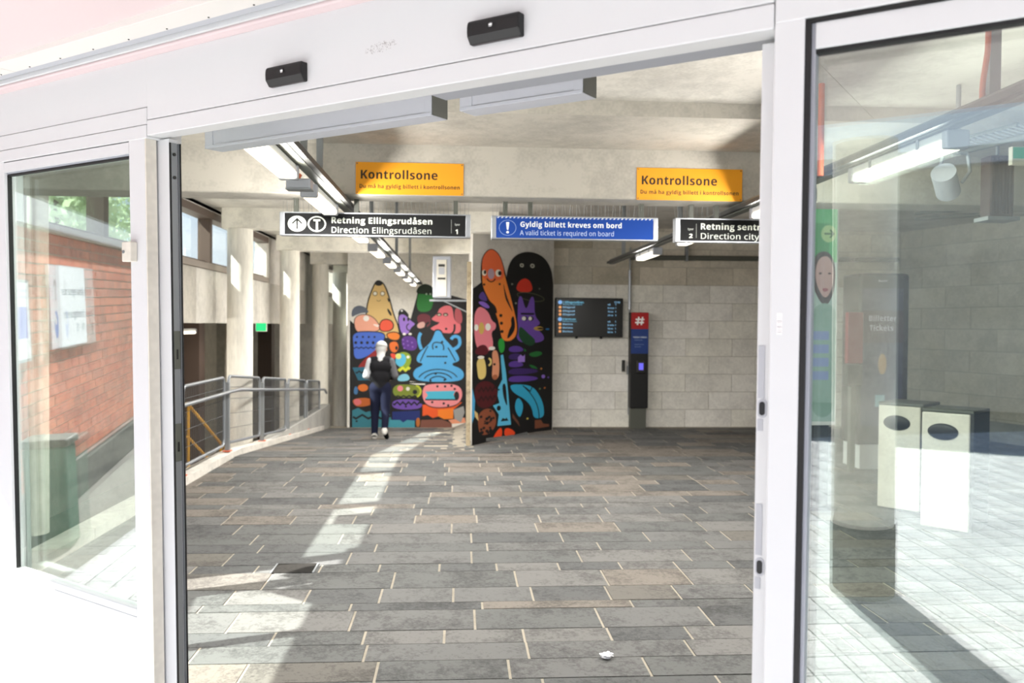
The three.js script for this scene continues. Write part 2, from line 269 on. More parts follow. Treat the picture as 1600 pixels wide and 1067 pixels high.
// ---------------------------------------------------------------- the entrance front
const GB = -2.62; // foot of the front, below the floor
{
  const hd = onFront(struct('trim_10'));                                    // door operator box over the opening
  part(hd, 'operator_cover', bx(0.0, 2.149, 0.055, 0.27, -0.07, 0.0, 0.004), M.white);
  part(hd, 'operator_edge', bx(0.0, 2.149, 0.0, 0.053, -0.07, 0.002, 0.004), M.white);
  part(hd, 'track_cover', bx(1.18, 2.149, 0.004, 0.05, -0.15, -0.072), M.aluDull);
  const fa = onFront(struct('trim_11'));                                    // fascia over the side glazing
  part(fa, 'fascia_panel', bx(-3.0, -0.002, 0.1, 0.27, -0.14, -0.004, 0.003), M.white);
  part(fa, 'fascia_rail', bx(-3.0, -0.002, 0.04, 0.098, -0.14, 0.0, 0.003), M.white);
  part(fa, 'fascia_edge', bx(-3.0, -0.002, -0.008, 0.038, -0.14, 0.003, 0.003), M.white);
  part(fa, 'right_fascia', bx(2.151, 5.5, 0.01, 0.27, -0.14, 0.002, 0.003), M.white);
  const cap = onFront(struct('trim_12'));                                   // closing strips under the soffit
  part(cap, 'flashing', bx(-3.0, 5.5, 0.268, 0.3, -0.02, 0.045, 0.008), M.soffit);
  part(cap, 'drip_edge', bx(-3.0, 5.5, 0.272, 0.3, 0.06, 0.072), M.white);
  part(cap, 'channel', bx(-3.0, 5.5, 0.285, 0.31, 0.078, 0.117), M.trimGrey);
  part(cap, 'trim_board', bx(-3.0, -0.62, 0.279, 0.31, 0.119, 0.212, 0.002), M.beige);
  part(cap, 'trim_board', bx(-0.616, 5.5, 0.279, 0.31, 0.119, 0.212, 0.002), M.beige);
  for (let i = 0; i < 9; i++) part(cap, 'screw', cyl(0.003, 0.004, -0.7 + i * 0.2, 0.277, 0.13, 8), M.dark);
  // canopy of soffit boards; its left end runs square to the street
  const cn = struct('canopy');
  const P = (a, c) => { const p = F(a, 0, c); return [p.x, p.z]; };
  const xl = -3.49, cut = (c) => { const p = F(0, 0, c); const t = (xl - p.x) / fu.x; return t; };
  const rows = [[0.214, 0.9], [0.902, 1.6], [1.602, 2.3], [2.302, 2.85]];
  rows.forEach(([c0, c1]) => { const joint = [-0.56, 1.9, 3.8, 5.5]; let a0 = null; joint.forEach((j) => { const s0 = a0 === null ? cut(c0) : a0 + 0.003, s1 = a0 === null ? cut(c1) : a0 + 0.003; if (Math.min(s0, s1) < j) part(cn, 'soffit_board', prism([P(s0, c0), P(j, c0), P(j, c1), P(Math.min(s1, j - 0.01), c1)], 2.745, 2.765), M.soffit); a0 = j; }); });
  part(cn, 'canopy_roof', prism([P(cut(0), 0.0), P(5.5, 0.0), P(5.5, 2.86), P(cut(2.86), 2.86)], 2.77, 3.1), M.beige);

  // fixed side glazing left of the door
  const w1 = onFront(struct('window_1'));
  part(w1, 'window_frame', [bx(-0.108, -0.016, GB, 0.0, -0.045, 0.0, 0.003), bx(-1.08, -0.955, GB, 0.0, -0.045, 0.0, 0.003), bx(-0.955, -0.108, -0.05, -0.012, -0.045, 0.0)], M.white);
  part(w1, 'top_bead', bx(-0.955, -0.108, -0.056, -0.028, -0.03, -0.01), M.aluDull);
  part(w1, 'bottom_rail', bx(-0.955, -0.108, -1.722, -1.692, -0.045, 0.0, 0.003), M.white);
  part(w1, 'lower_panel', bx(-0.955, -0.108, -2.058, -1.724, -0.045, -0.002, 0.002), M.white);
  part(w1, 'gasket', [bx(-0.955, -0.108, -0.064, -0.056, -0.03, -0.014), bx(-0.962, -0.953, -1.69, -0.06, -0.03, -0.012)], M.rubber);
  part(w1, 'pane', bx(-0.955, -0.108, -1.692, -0.056, -0.024, -0.02), M.glass);
  const w2 = onFront(struct('window_2'));
  part(w2, 'window_frame', [bx(-2.06, -1.96, GB, 0, -0.045, 0, 0.003), bx(-3.25, -3.1, GB, 0.27, -0.1, 0, 0.003), bx(-3.1, -1.08, -1.722, -1.692, -0.045, 0), bx(-3.1, -1.08, -0.05, 0, -0.045, 0)], M.white);
  part(w2, 'pane', [bx(-1.96, -1.08, -1.692, -0.05, -0.024, -0.02), bx(-3.1, -2.06, -1.692, -0.05, -0.024, -0.02)], M.glass);
  part(w2, 'lower_panel', bx(-3.1, -1.08, -2.058, -1.722, -0.045, -0.002), M.white);
  const sl = onFront(struct('trim_13'));
  part(sl, 'stone_sill', bx(-3.1, -0.02, GB, -2.06, -0.1, 0.07, 0.006), M.tile[0]);
  // jamb of the left post, seen edge on
  part(w1, 'jamb', bx(-0.0158, -0.010, GB, 0, -0.042, -0.0005), M.whiteOld);
  // sliding leaf pushed open behind the left glazing
  const d1 = onFront(struct('door_1'));
  part(d1, 'stile', [bx(-0.05, 0.048, GB, -0.005, -0.088, -0.05, 0.003), bx(-1.06, -0.98, GB, -0.005, -0.088, -0.05)], M.white);
  part(d1, 'rail', [bx(-0.98, -0.05, -0.05, -0.005, -0.088, -0.05), bx(-0.98, -0.05, -2.45, -2.3, -0.088, -0.05)], M.white);
  part(d1, 'pane', bx(-0.98, -0.05, -2.3, -0.05, -0.07, -0.066), M.glass);
  part(d1, 'edge_profile', [bx(0.048, 0.053, GB, -0.02, -0.078, -0.056), bx(0.048, 0.056, GB, -0.02, -0.087, -0.083)], M.galv);
  part(d1, 'edge_seal', [bx(0.048, 0.054, GB, -0.02, -0.0555, -0.051), bx(0.048, 0.06, GB, -0.02, -0.091, -0.088)], M.rubber);
  for (const v of [-0.74, -1.07]) { const [, vv] = [0, v]; const p = part(d1, 'lock_plate', bx(0.053, 0.056, vv - 0.075, vv + 0.06, -0.08, -0.055, 0.001), M.endcap); part(p, 'keyhole', bx(0.0555, 0.0575, vv - 0.04, vv - 0.005, -0.07, -0.064), M.black); }
  for (const v of [-0.06, -0.14]) part(d1, 'bolt', new THREE.CylinderGeometry(0.006, 0.006, 0.004, 10).rotateZ(Math.PI / 2).translate(0.055, v, -0.067), M.dark);
  // latch keeper on the post
  const lk = onFront(thing('door_latch', 'small cream plastic contact box on the white post of the left glazing', 'latch'));
  part(lk, 'housing', bx(-0.118, -0.066, -0.435, -0.365, 0.0, 0.028, 0.004), M.whiteOld);
  part(lk, 'screw', new THREE.CylinderGeometry(0.006, 0.006, 0.006, 10).rotateX(Math.PI / 2).translate(-0.105, -0.4, 0.028), M.galv);

  // right leaf, right post and right glazing
  const lu = (FP(1190, 60, -0.05)[0] + FP(1176, 1000, -0.05)[0]) / 2;
  const d2 = onFront(struct('door_2'));
  part(d2, 'stile', [bx(lu, lu + 0.105, GB, -0.012, -0.088, -0.05, 0.003), bx(lu + 1.02, lu + 1.1, GB, -0.012, -0.088, -0.05)], M.white);
  part(d2, 'rail', [bx(lu + 0.105, lu + 1.02, -0.045, -0.012, -0.088, -0.05), bx(lu + 0.105, lu + 1.02, -2.45, -2.3, -0.088, -0.05)], M.white);
  part(d2, 'pane', bx(lu + 0.105, lu + 1.02, -2.3, -0.045, -0.07, -0.066), M.glass);
  part(d2, 'edge_seal', bx(lu - 0.004, lu, GB, -0.02, -0.088, -0.075), M.rubber);
  for (const [py0, py1, pc] of [[540, 622, 638], [788, 868, 886]]) {
    const v0 = FP(1194, py0, -0.05)[1], v1 = FP(1192, py1, -0.05)[1], vc = FP(1190, pc, -0.05)[1], m = 0.014;
    const pl = part(d2, 'lock_strip', bx(lu + 0.004, lu + 0.018, v1, v0, -0.05, -0.0485), M.trimGrey);
    part(pl, 'strip_end', bx(lu + 0.004, lu + 0.016, vc - 0.05, vc - 0.024, -0.05, -0.0485), M.trimGrey);
    const s = new THREE.Shape(); s.absarc(0, 0.009, 0.0062, 0, Math.PI); s.absarc(0, -0.009, 0.0062, Math.PI, 2 * Math.PI);
    const rim = new THREE.Shape(); rim.absarc(0, 0.011, 0.0098, 0, Math.PI); rim.absarc(0, -0.011, 0.0098, Math.PI, 2 * Math.PI);
    part(d2, 'lock_rim', new THREE.ExtrudeGeometry(rim, { depth: 0.002, bevelEnabled: false }).translate(lu + m, vc, -0.05), M.trimGrey);
    part(d2, 'lock_cylinder', new THREE.ExtrudeGeometry(s, { depth: 0.0032, bevelEnabled: false }).translate(lu + m, vc, -0.05), M.black);
  }
  const p2 = onFront(struct('trim_14'));
  part(p2, 'door_post', bx(2.15, 2.2125, GB, 0.012, -0.045, 0.0, 0.003), M.white);
  const w3 = onFront(struct('window_3'));
  part(w3, 'window_frame', [bx(2.232, 3.4, -0.053, 0.0, -0.045, -0.006, 0.002), bx(3.4, 3.5, GB, 0, -0.045, 0, 0.003), bx(2.2125, 3.4, GB, -2.0, -0.045, 0, 0.003)], M.white);
  part(w3, 'gasket', [bx(2.2125, 2.224, -2.0, 0.004, -0.045, -0.001), bx(2.2125, 3.4, 0.0, 0.0075, -0.045, -0.001), bx(2.232, 3.4, -0.061, -0.053, -0.04, -0.012)], M.rubber);
  part(w3, 'bead', bx(2.224, 2.232, -2.0, 0.0, -0.04, -0.01), M.aluDull);
  part(w3, 'pane', bx(2.224, 3.4, -2.0, -0.053, -0.026, -0.022), M.glass);
  const w4 = onFront(struct('window_4'));
  part(w4, 'window_frame', bx(5.4, 5.55, GB, 0.0, -0.045, 0), M.white);
  part(w4, 'pane', bx(3.5, 5.4, -2.0, 0.0, -0.026, -0.022), M.glass);
  part(w4, 'lower_panel', bx(3.5, 5.4, GB, -2.0, -0.045, 0), M.white);
  // barcode sticker
  const bc = onFront(thing('barcode_sticker', 'tiny faded barcode sticker on the white right door post', 'sticker'));
  const [bu, bv] = FP(1218, 506); const r = rng(9);
  part(bc, 'print', face(0.0105, 0.045, bu, bv, 0.0008), canvasMat(32, 128, (c, w, h) => { c.fillStyle = '#f4f2f0'; c.fillRect(0, 0, w, h); c.fillStyle = '#8f8d92'; for (let y = 20; y < 118; y += 6 + r() * 7) c.fillRect(2, y, w - 4, 2 + r() * 4); }));
  // presence sensors on the operator box
  const crown = (c, x, y, s) => { c.fillStyle = '#f4f4f4'; c.beginPath(); c.moveTo(x, y + s * 0.65); c.lineTo(x, y); c.lineTo(x + s * 0.28, y + s * 0.3); c.lineTo(x + s * 0.5, y - s * 0.08); c.lineTo(x + s * 0.72, y + s * 0.3); c.lineTo(x + s, y); c.lineTo(x + s, y + s * 0.65); c.fill(); };
  const DP = 0.027;
  [[FP(414, 119, DP)[0], 0.779, FP(447, 100.5, DP)[1], FP(447, 127, DP)[1], 'black door sensor with crown emblem on the operator box, beside the left glazing'], [FP(729, 50, DP)[0], 1.533, FP(774, 26, DP)[1], FP(774, 58, DP)[1], 'black door sensor with crown emblem on the operator box, nearer the right post']].forEach(([a, b, t, l, label]) => {
    const s = onFront(thing('door_sensor', label, 'sensor', 'sensors over the door'));
    const sh = new THREE.Shape(); sh.moveTo(0, l); sh.lineTo(0.012, l); sh.lineTo(0.024, l + 0.016); sh.quadraticCurveTo(0.027, t - 0.006, 0.02, t); sh.lineTo(0, t);
    const g = new THREE.ExtrudeGeometry(sh, { depth: b - a - 0.008, bevelEnabled: true, bevelThickness: 0.004, bevelSize: 0.003, bevelSegments: 2 }).rotateY(-Math.PI / 2);
    g.translate(b - 0.004, 0, 0); const p = g.attributes.position; g.computeBoundingBox();
    part(s, 'housing', uvm(g), M.black);
    part(s, 'lens', bx(a + 0.006, b - 0.006, l - 0.004, l + 0.002, 0.003, 0.011), mat(0x3a3032, 0.15));
    part(s, 'emblem', face(0.016, 0.012, a + 0.075, (l + t) / 2 + 0.008, 0.0305), canvasMat(64, 48, (c, w, h) => { c.fillStyle = '#0e0e0f'; c.fillRect(0, 0, w, h); crown(c, 12, 8, 40); c.fillRect(12, 40, 40, 5); }));
  });
  { // speckled dirt stain on the operator box
    const [su, sv] = FP(600, 72), st = onFront(thing('dirt_stain', 'small speckled brown dirt stain on the white operator box', 'stain')), q = rng(12);
    const m = canvasMat(256, 64, (c, w, h) => { c.clearRect(0, 0, w, h); for (let i = 0; i < 150; i++) { const a = q() * 6.28, d = Math.sqrt(q()); c.fillStyle = `rgba(${120 + q() * 40},${100 + q() * 30},${80 + q() * 30},${0.15 + q() * 0.3})`; c.beginPath(); c.arc(110 + Math.cos(a) * d * 95, 34 + Math.sin(a) * d * 24 - (Math.cos(a) * d) * 6, 1 + q() * 1.8, 0, 7); c.fill(); } }, 0.8); m.transparent = true;
    part(st, 'specks', face(0.16, 0.04, su, sv, 0.0012), m);
  }
  // two aluminium sign housings hung just inside
  [[-0.34, 0.86, 'long grey aluminium light housing hanging behind the door header'], [0.975, 1.442, 'short grey aluminium light housing hanging behind the door header']].forEach(([a, b, label]) => {
    const s = onFront(thing('light_housing', label, 'housing', 'housings behind the header'));
    part(s, 'body', bx(a + 0.05, b - 0.035, 0.073, 0.185, -0.585, -0.503), M.housing);
    part(s, 'frame', [bx(a, a + 0.05, 0.068, 0.19, -0.59, -0.5, 0.002), bx(b - 0.035, b - 0.003, 0.068, 0.19, -0.59, -0.5, 0.002), bx(a, b - 0.003, 0.066, 0.078, -0.59, -0.499, 0.002), bx(a, b, 0.18, 0.192, -0.59, -0.5, 0.002)], M.housing);
    part(s, 'end_cap', bx(b - 0.003, b, 0.068, 0.19, -0.588, -0.502), M.endcap);
    for (const u of [a + 0.12, b - 0.12]) part(s, 'hanger', bx(u - 0.01, u + 0.01, 0.19, 0.86, -0.55, -0.53), M.galv);
  });
}

// ---------------------------------------------------------------- outside: paving, brick wall, column, trees
{
  const g = struct('ground');
  part(g, 'bed', [prism([[-40, 26], [26, 26], [26, 0.4], [3.6, 0.4], [3.38, 0.3], [-3.2, -4.55], [-40, -4.3]], -0.3, -0.008)], M.tileJoint);
  part(g, 'yard', bx(-40, -8.2, -0.4, -0.05, -60, -4.3), M.tile[1]);
  const e1 = V(0.317, 0, 0.948), e2 = V(0.948, 0, -0.317), r = rng(41), c0 = onFloor(1400, 985), n = fn, d0 = c0.clone().sub(f0).dot(n), c = c0.addScaledVector(n, -2 * d0); c.y = 0;
  const tiles = [];
  for (let i = -26; i < 30; i++) for (let j = -26; j < 40; j++) {
    const p = c.clone().addScaledVector(e2, i * 0.2).addScaledVector(e1, j * 0.2); const out = p.clone().sub(f0).dot(n);
    if (out < 0.12 || p.x > 3.2 && p.z < 0.8) continue; tiles.push([Math.hypot(i, j), p]);
  }
  tiles.sort((a, b) => a[0] - b[0]);
  const q = new THREE.Quaternion().setFromUnitVectors(V(1, 0, 0), e2), tg = uvm(new THREE.BoxGeometry(0.192, 0.04, 0.192)), rest = [[], [], []];
  tiles.forEach(([, p], i) => { const k = Math.floor(r() * 3); if (i < 300) { const m = part(g, i ? 'paver_' + String(i).padStart(3, '0') : 'paver', tg, M.tile[k]); m.position.set(p.x, -0.02, p.z); m.quaternion.copy(q); } else rest[k].push(tg.clone().applyQuaternion(q).translate(p.x, -0.02, p.z)); });
  rest.forEach((a, k) => { if (a.length) part(g, 'pavers', a, M.tile[k]).userData.kind = 'stuff'; });
  const col = thing('canopy_column', 'round white canopy column with black painted foot, mirrored in the right glazing', 'column', null, V(-1.75, 0, 0.92));
  part(col, 'shaft', cyl(0.18, 2.32, 0, 0.43, 0, 32), M.column);
  part(col, 'foot', cyl(0.187, 0.43, 0, 0, 0, 32), M.plinth);
  // brick side wall with sign and notice, mirrored in the left glazing
  const a = V(-4.2, 0, -4.25), b = V(-10.2, 0, -3.42), w = struct('wall_brick'), len = a.distanceTo(b), ang = Math.atan2(-(a.z - b.z), a.x - b.x);
  w.position.copy(b); w.rotation.y = ang; // local x runs towards the door, local +z to the square
  part(w, 'core', bx(0, len, 0, 2.55, -0.25, -0.008), M.brickJoint);
  part(w, 'plinth', bx(0, len, 0, 0.36, 0, 0.04), M.plinth);
  part(w, 'coping', bx(0, len, 2.5, 2.72, -0.3, 0.06), M.trimGrey);
  const bricks = [], rb = rng(8);
  for (let j = 0; j < 22; j++) for (let x = (j % 2) * -0.125; x < len; x += 0.25) { const p = Math.max(0, x), e = Math.min(len, x + 0.25); if (e - p > 0.05) bricks.push([p, e, 0.37 + j * 0.096, Math.floor(rb() * 5), Math.abs((p + e) / 2 - len + 2.6)]); }
  bricks.sort((p, q) => p[4] - q[4]);
  const br = {};
  bricks.forEach(([p, e, y, k], i) => { const gg = bx(p + 0.007, e - 0.007, y + 0.006, y + 0.09, -0.06, 0.004 * rb()); if (i < 300) part(w, i ? 'brick_' + String(i).padStart(3, '0') : 'brick', gg, M.brick[k]); else (br[k] ??= []).push(gg); });
  for (const k in br) part(w, 'bricks', br[k], M.brick[k]).userData.kind = 'stuff';
  const onBrick = (o) => { o.position.copy(w.position); o.rotation.y = ang; return o; };
  const sg = onBrick(thing('clinic_sign', 'white board with arrow and grey lettering on the brick wall', 'sign'));
  const sx = len - 2.55;
  part(sg, 'board', bx(sx - 0.62, sx + 0.62, 1.45, 2.2, 0.01, 0.03), M.white);
  part(sg, 'print', face(1.22, 0.73, sx, 1.825, 0.0315), canvasMat(768, 460, (c, w, h) => { c.fillStyle = '#f3f4f6'; c.fillRect(0, 0, w, h); c.fillStyle = '#6d7480'; c.font = 'bold 66px sans-serif'; c.fillText('Alna legesenter', 40, 165); c.fillText('Treningssenter', 40, 300); c.fillText('08 - 15', 40, 385); c.strokeStyle = '#5b6069'; c.lineWidth = 8; c.beginPath(); c.moveTo(660, 200); c.lineTo(660, 80); c.moveTo(632, 120); c.lineTo(660, 78); c.lineTo(688, 120); c.stroke(); c.fillStyle = '#7d9fe0'; c.beginPath(); c.ellipse(662, 330, 38, 78, 0, 0, 7); c.fill(); c.fillStyle = '#f3f4f6'; c.beginPath(); c.ellipse(676, 300, 22, 36, 0.5, 0, 7); c.fill(); }));
  const nt = onBrick(thing('notice_case', 'framed notice with purple print on the brick wall', 'notice'));
  part(nt, 'frame', bx(len - 1.35, len - 0.9, 1.4, 2.05, 0.01, 0.035), M.aluDull);
  part(nt, 'print', face(0.41, 0.6, len - 1.125, 1.725, 0.036), canvasMat(128, 192, (c, w, h) => { c.fillStyle = '#eef0f4'; c.fillRect(0, 0, w, h); c.fillStyle = '#8f8fd8'; c.fillRect(16, 60, 96, 80); c.fillStyle = '#c0c4d8'; c.fillRect(16, 16, 96, 8); c.fillRect(16, 32, 70, 8); }));
  const lb = onBrick(thing('litter_bin', 'green square litter bin standing before the brick wall', 'bin'));
  part(lb, 'body', bx(len - 1.05, len - 0.75, 0, 0.78, 0.1, 0.4, 0.02), M.bin);
  part(lb, 'lid', bx(len - 1.07, len - 0.73, 0.78, 0.84, 0.08, 0.42, 0.02), M.binTop);
  // brown block beyond the square and red brick block beyond the windows
  const bb = thing('brown_building', 'low brown building across the square', 'building', null, V(-17, 0, 0));
  part(bb, 'wall', bx(-3, 0, 0, 6.2, -9, 12), M.brown);
  part(bb, 'roof', bx(-3.3, 0.3, 6.2, 6.5, -9.2, 12.2), M.trimGrey);
  const ob = thing('shop_building', 'grey shop building opposite the station door', 'building', null, V(-4.5, 0, 9.5));
  part(ob, 'wall', bx(-9, 8, 0, 3.6, 0, 3), M.conc);
  part(ob, 'roof', bx(-9.3, 8.3, 3.6, 3.85, -0.3, 3.3), M.trimGrey);
  ob.rotation.y = -0.62;
  const rb2 = thing('brick_apartments', 'red brick apartment building beyond the high windows', 'building', null, V(-8.6, 0, -51));
  part(rb2, 'wall', bx(-1.6, 1.6, 0, 12, -5, 5), M.brick[2]);
  part(rb2, 'roof', bx(-1.8, 1.8, 12, 12.4, -5.3, 5.3), M.brown);
  // trees beyond the windows
  [[-9.6, -20.5, 4.9, 2.0, 'leafy pale green tree outside the first high window'], [-13, -31, 5.6, 2.4, 'leafy pale green tree outside the middle high windows']].forEach(([x, z, hgt, rad, label], i) => {
    const t = thing('tree', label, 'tree', 'trees outside the windows', V(x, 0, z)), q = rng(60 + i);
    part(t, 'trunk', cyl(0.14, hgt, 0, 0, 0, 10, 0.05), M.bark);
    const gl = new THREE.PlaneGeometry(0.16, 0.1), im = new THREE.InstancedMesh(gl, M.leaf, 1500), o = new THREE.Object3D();
    for (let k = 0; k < 1500; k++) { const u = q() * 2 - 1, a = q() * 6.283, rr = rad * Math.cbrt(q()) * (0.75 + 0.25 * Math.sin(a * 3 + u * 4)), s = Math.sqrt(1 - u * u); o.position.set(rr * s * Math.cos(a), hgt + rr * u * 0.9, rr * s * Math.sin(a)); o.rotation.set(q() * 6, q() * 6, q() * 6); o.scale.setScalar(0.7 + q() * 0.9); o.updateMatrix(); im.setMatrixAt(k, o.matrix); }
    im.name = 'foliage'; im.userData.kind = 'stuff'; t.add(shade(im));
  });
}

// ---------------------------------------------------------------- railing along the kerb
{
  const RX = -3.1, ends = [[8.55, 9.38], [9.5, 11.24], [11.36, 13.2], [13.32, 15.15], [15.27, 17.0], [17.12, 18.75]];
  const words = ['in the section next to the entrance', 'in the second section from the entrance', 'where the ramp begins', 'halfway down the ramp', 'beside the second column', 'at the foot of the ramp'];
  const rail = thing('handrail', 'long continuous grey tubular handrail along the ramp railing', 'handrail', null, V(0, 0, 0));
  const pts = []; for (let z = 8.4; z < 19; z += 0.4) pts.push(V(RX + 0.1, floorY(-3, -z) + 0.9, -z)); pts.push(V(RX + 0.1, floorY(-3, -19) + 0.82, -19.05));
  part(rail, 'tube', tube(pts, 0.024, 10, 90), M.steel);
  ends.forEach(([a, b], i) => {
    const t = thing('railing_panel', 'grey tubular railing panel with wire mesh infill ' + words[i], 'railing', 'railing panels on the kerb');
    const Y = (z) => floorY(-3, -z) + 0.085, top = 1.0, p = (z, h) => V(RX, Y(z) + h, -z), R = 0.09, a1 = a + 0.05, b1 = b - 0.05;
    const path = [p(a1, 0.1 + R), p(a1, top - R), p(a1 + 0.02, top - 0.025), p(a1 + R, top), p(b1 - R, top), p(b1 - 0.02, top - 0.025), p(b1, top - R), p(b1, 0.1 + R), p(b1 - 0.02, 0.125), p(b1 - R, 0.1), p(a1 + R, 0.1), p(a1 + 0.02, 0.125)];
    part(t, 'frame', tube(path, 0.021, 8, 110, true), M.steel);
    const wires = []; const n = Math.round((b1 - a1) / 0.062);
    for (let k = 1; k < n; k++) { const z = a1 + (b1 - a1) * k / n; wires.push(bar(p(z, 0.11), p(z, top - 0.01), 0.0032, 4)); }
    for (const h of [0.3, 0.5, 0.7, 0.86]) wires.push(bar(p(a1, h), p(b1, h), 0.0036, 4));
    part(t, 'wire_mesh', wires, M.mesh).userData.kind = 'stuff';
    const po = part(t, 'post', (() => { const g = bx(RX - 0.03, RX + 0.03, -0.06, 0.93, -a - 0.03, -a + 0.03, 0.006); g.translate(0, Y(a), 0); return g; })(), M.galv);
    part(rail, 'bracket', bar(V(RX + 0.032, Y(a) + 0.79, -a), V(RX + 0.1, Y(a) + 0.8, -a), 0.009, 6), M.galv);
    part(t, 'foot_plate', (() => { const g = bx(RX - 0.05, RX + 0.05, 0, 0.012, -a - 0.06, -a + 0.06); g.translate(0, Y(a), 0); return g; })(), M.orangePipe);
  });
  // yellow stair rails in the sunken hall
  [[-3.7, 'yellow tubular stair handrail just behind the railing'], [-5.3, 'yellow tubular stair handrail against the far side of the stairs']].forEach(([x, label]) => {
    const t = thing('stair_rail', label, 'handrail', 'yellow stair rails');
    const y = (z) => -0.3 - Math.max(0, z - 11.6) * 0.484;
    part(t, 'tube', [bar(V(x, y(11.6) + 1.0, -11.3), V(x, y(11.6) + 1.0, -11.6), 0.022), bar(V(x, y(11.6) + 1, -11.6), V(x, y(16.3) + 1, -16.3), 0.022), bar(V(x, y(11.6) + 0.55, -11.6), V(x, y(16.3) + 0.55, -16.3), 0.018)], M.yellow);
    for (const z of [11.65, 13.2, 14.75, 16.2]) part(t, 'post', bar(V(x, y(z) - 0.05, -z), V(x, y(z) + 1, -z), 0.02), M.yellow);
  });
}

// ---------------------------------------------------------------- lamps
function lamp(x, y, z0, z1, label, group, power = LED, lit = true) { // closed batten, lens downwards, from -z0 to -z1
  const t = thing('batten_light', label, 'light', group, V(x, y, -(z0 + z1) / 2)), L = Math.abs(z1 - z0) / 2;
  part(t, 'body', bx(-0.05, 0.05, 0.045, 0.088, -L, L, 0.014), M.white);
  part(t, 'lens', bx(-0.054, 0.054, 0, 0.046, -L + 0.03, L - 0.03, 0.016), lensMat);
  part(t, 'end_cap', bx(-0.057, 0.057, -0.002, 0.087, L - 0.03, L + 0.02, 0.012), M.aluDull);
  part(t, 'end_cap', bx(-0.057, 0.057, -0.002, 0.087, -L - 0.02, -L + 0.03, 0.012), M.aluDull);
  for (const k of [-0.5, 0.5]) part(t, 'clip', bx(-0.056, -0.05, 0.04, 0.09, L * k - 0.01, L * k + 0.01), M.galv);
  const q = new THREE.RectAreaLight(new THREE.Color(1, 0.965, 0.91), power, 0.09, 2 * L - 0.08);
  q.position.set(0, -0.006, 0); q.rotation.x = -Math.PI / 2; q.name = 'batten_light_source'; t.add(q);
  for (const s of [-1, 1]) { // the lens wraps round: its two flanks shine sideways
    const f = new THREE.RectAreaLight(q.color, power * 0.62, 2 * L - 0.08, 0.045); f.position.set(s * 0.062, 0.022, 0); f.rotation.y = -s * Math.PI / 2; f.name = 'batten_light_source'; t.add(f);
  }
  return t;
}
const order = ['first', 'second', 'third', 'fourth', 'fifth', 'sixth', 'seventh', 'eighth', 'ninth'];
{
  const tr = thing('light_trunking', 'dark grey cable trunking carrying lights above the mural side of the hall', 'trunking');
  part(tr, 'rail', bx(-0.965, -0.895, 2.73, 2.8, -19.4, -3.75, 0.004), M.endcap);
  part(tr, 'channel', bx(-0.895, -0.86, 2.735, 2.77, -19.4, -3.75), M.dark);
  for (const [z, y1] of [[4.9, 3.19 + 0.1], [5.45, 3.29], [8.6, 3.55], [12, 3.55], [15.2, 3.55]]) part(tr, 'hanger', bx(-0.925, -0.885, 2.8, y1, -z - 0.012, -z + 0.012), M.galv);
  [3.95, 5.6, 7.75, 9.65, 11.55, 13.45, 15.35, 17.25].forEach((z, i) => lamp(-1.0, 2.64, z, z + (i === 1 ? 0.92 : 1.0), order[i] + ' batten light from the door on the trunking before the mural', 'lights on the trunking before the mural'));
  const jb = thing('junction_box', 'grey cable junction box clipped under the light trunking', 'box', null, V(-0.98, 2.665, -5.25));
  part(jb, 'body', bx(-0.09, 0.06, -0.03, 0.03, -0.05, 0.05, 0.008), M.aluDull);
  part(jb, 'lid', bx(-0.094, 0.064, -0.038, -0.028, -0.054, 0.054, 0.004), M.galv);
  part(jb, 'gland', tube([V(-0.02, 0.03, 0), V(-0.018, 0.045, 0.008), V(-0.01, 0.06, 0)], 0.012, 8), M.orangePipe);
  const t2 = thing('light_trunking', 'dark grey cable trunking carrying lights above the ticket validator side', 'trunking');
  part(t2, 'rail', bx(2.24, 2.31, 2.73, 2.8, -12.4, -1.6, 0.004), M.endcap);
  part(t2, 'channel', bx(2.2, 2.24, 2.74, 2.77, -12.4, -1.6), M.dark);
  for (const [z, y1] of [[3.48, 3.29], [8.6, 3.55], [11.6, 3.55]]) { part(t2, 'hanger', bx(2.27, 2.32, 2.8, y1, -z - 0.015, -z + 0.015), M.galv); }
  part(t2, 'cable', tube([V(2.25, 3.29, -3.45), V(2.25, 3.0, -3.45), V(2.235, 2.85, -3.46), V(2.26, 2.8, -3.5)], 0.012, 8), M.orangePipe);
  [3.75, 5.4, 7.6, 9.6].forEach((z, i) => lamp(2.3, 2.64, z, z + 0.95, order[i] + ' batten light from the door on the trunking on the validator side', 'lights on the trunking on the validator side'));
  [[-4.5, 11.2, 'batten light under the stair hall ceiling, next to the entrance'], [-4.5, 13.4, 'batten light under the stair hall ceiling, middle of the three'], [-4.5, 17.0, 'batten light under the stair hall ceiling beside the exit sign']].forEach(([x, z, label]) => lamp(x, 1.62, z, z + 1.0, label, 'lights in the stair hall', LED * 0.5));
  const cg = thing('conduit', 'orange conduit hanging below the ceiling behind the right glazing', 'pipe', null, at(1283, 195, 4.8));
  part(cg, 'tube', bar(V(0, -0.3, 0), V(0, 0.24, 0), 0.018, 10), M.orangePipe);
}

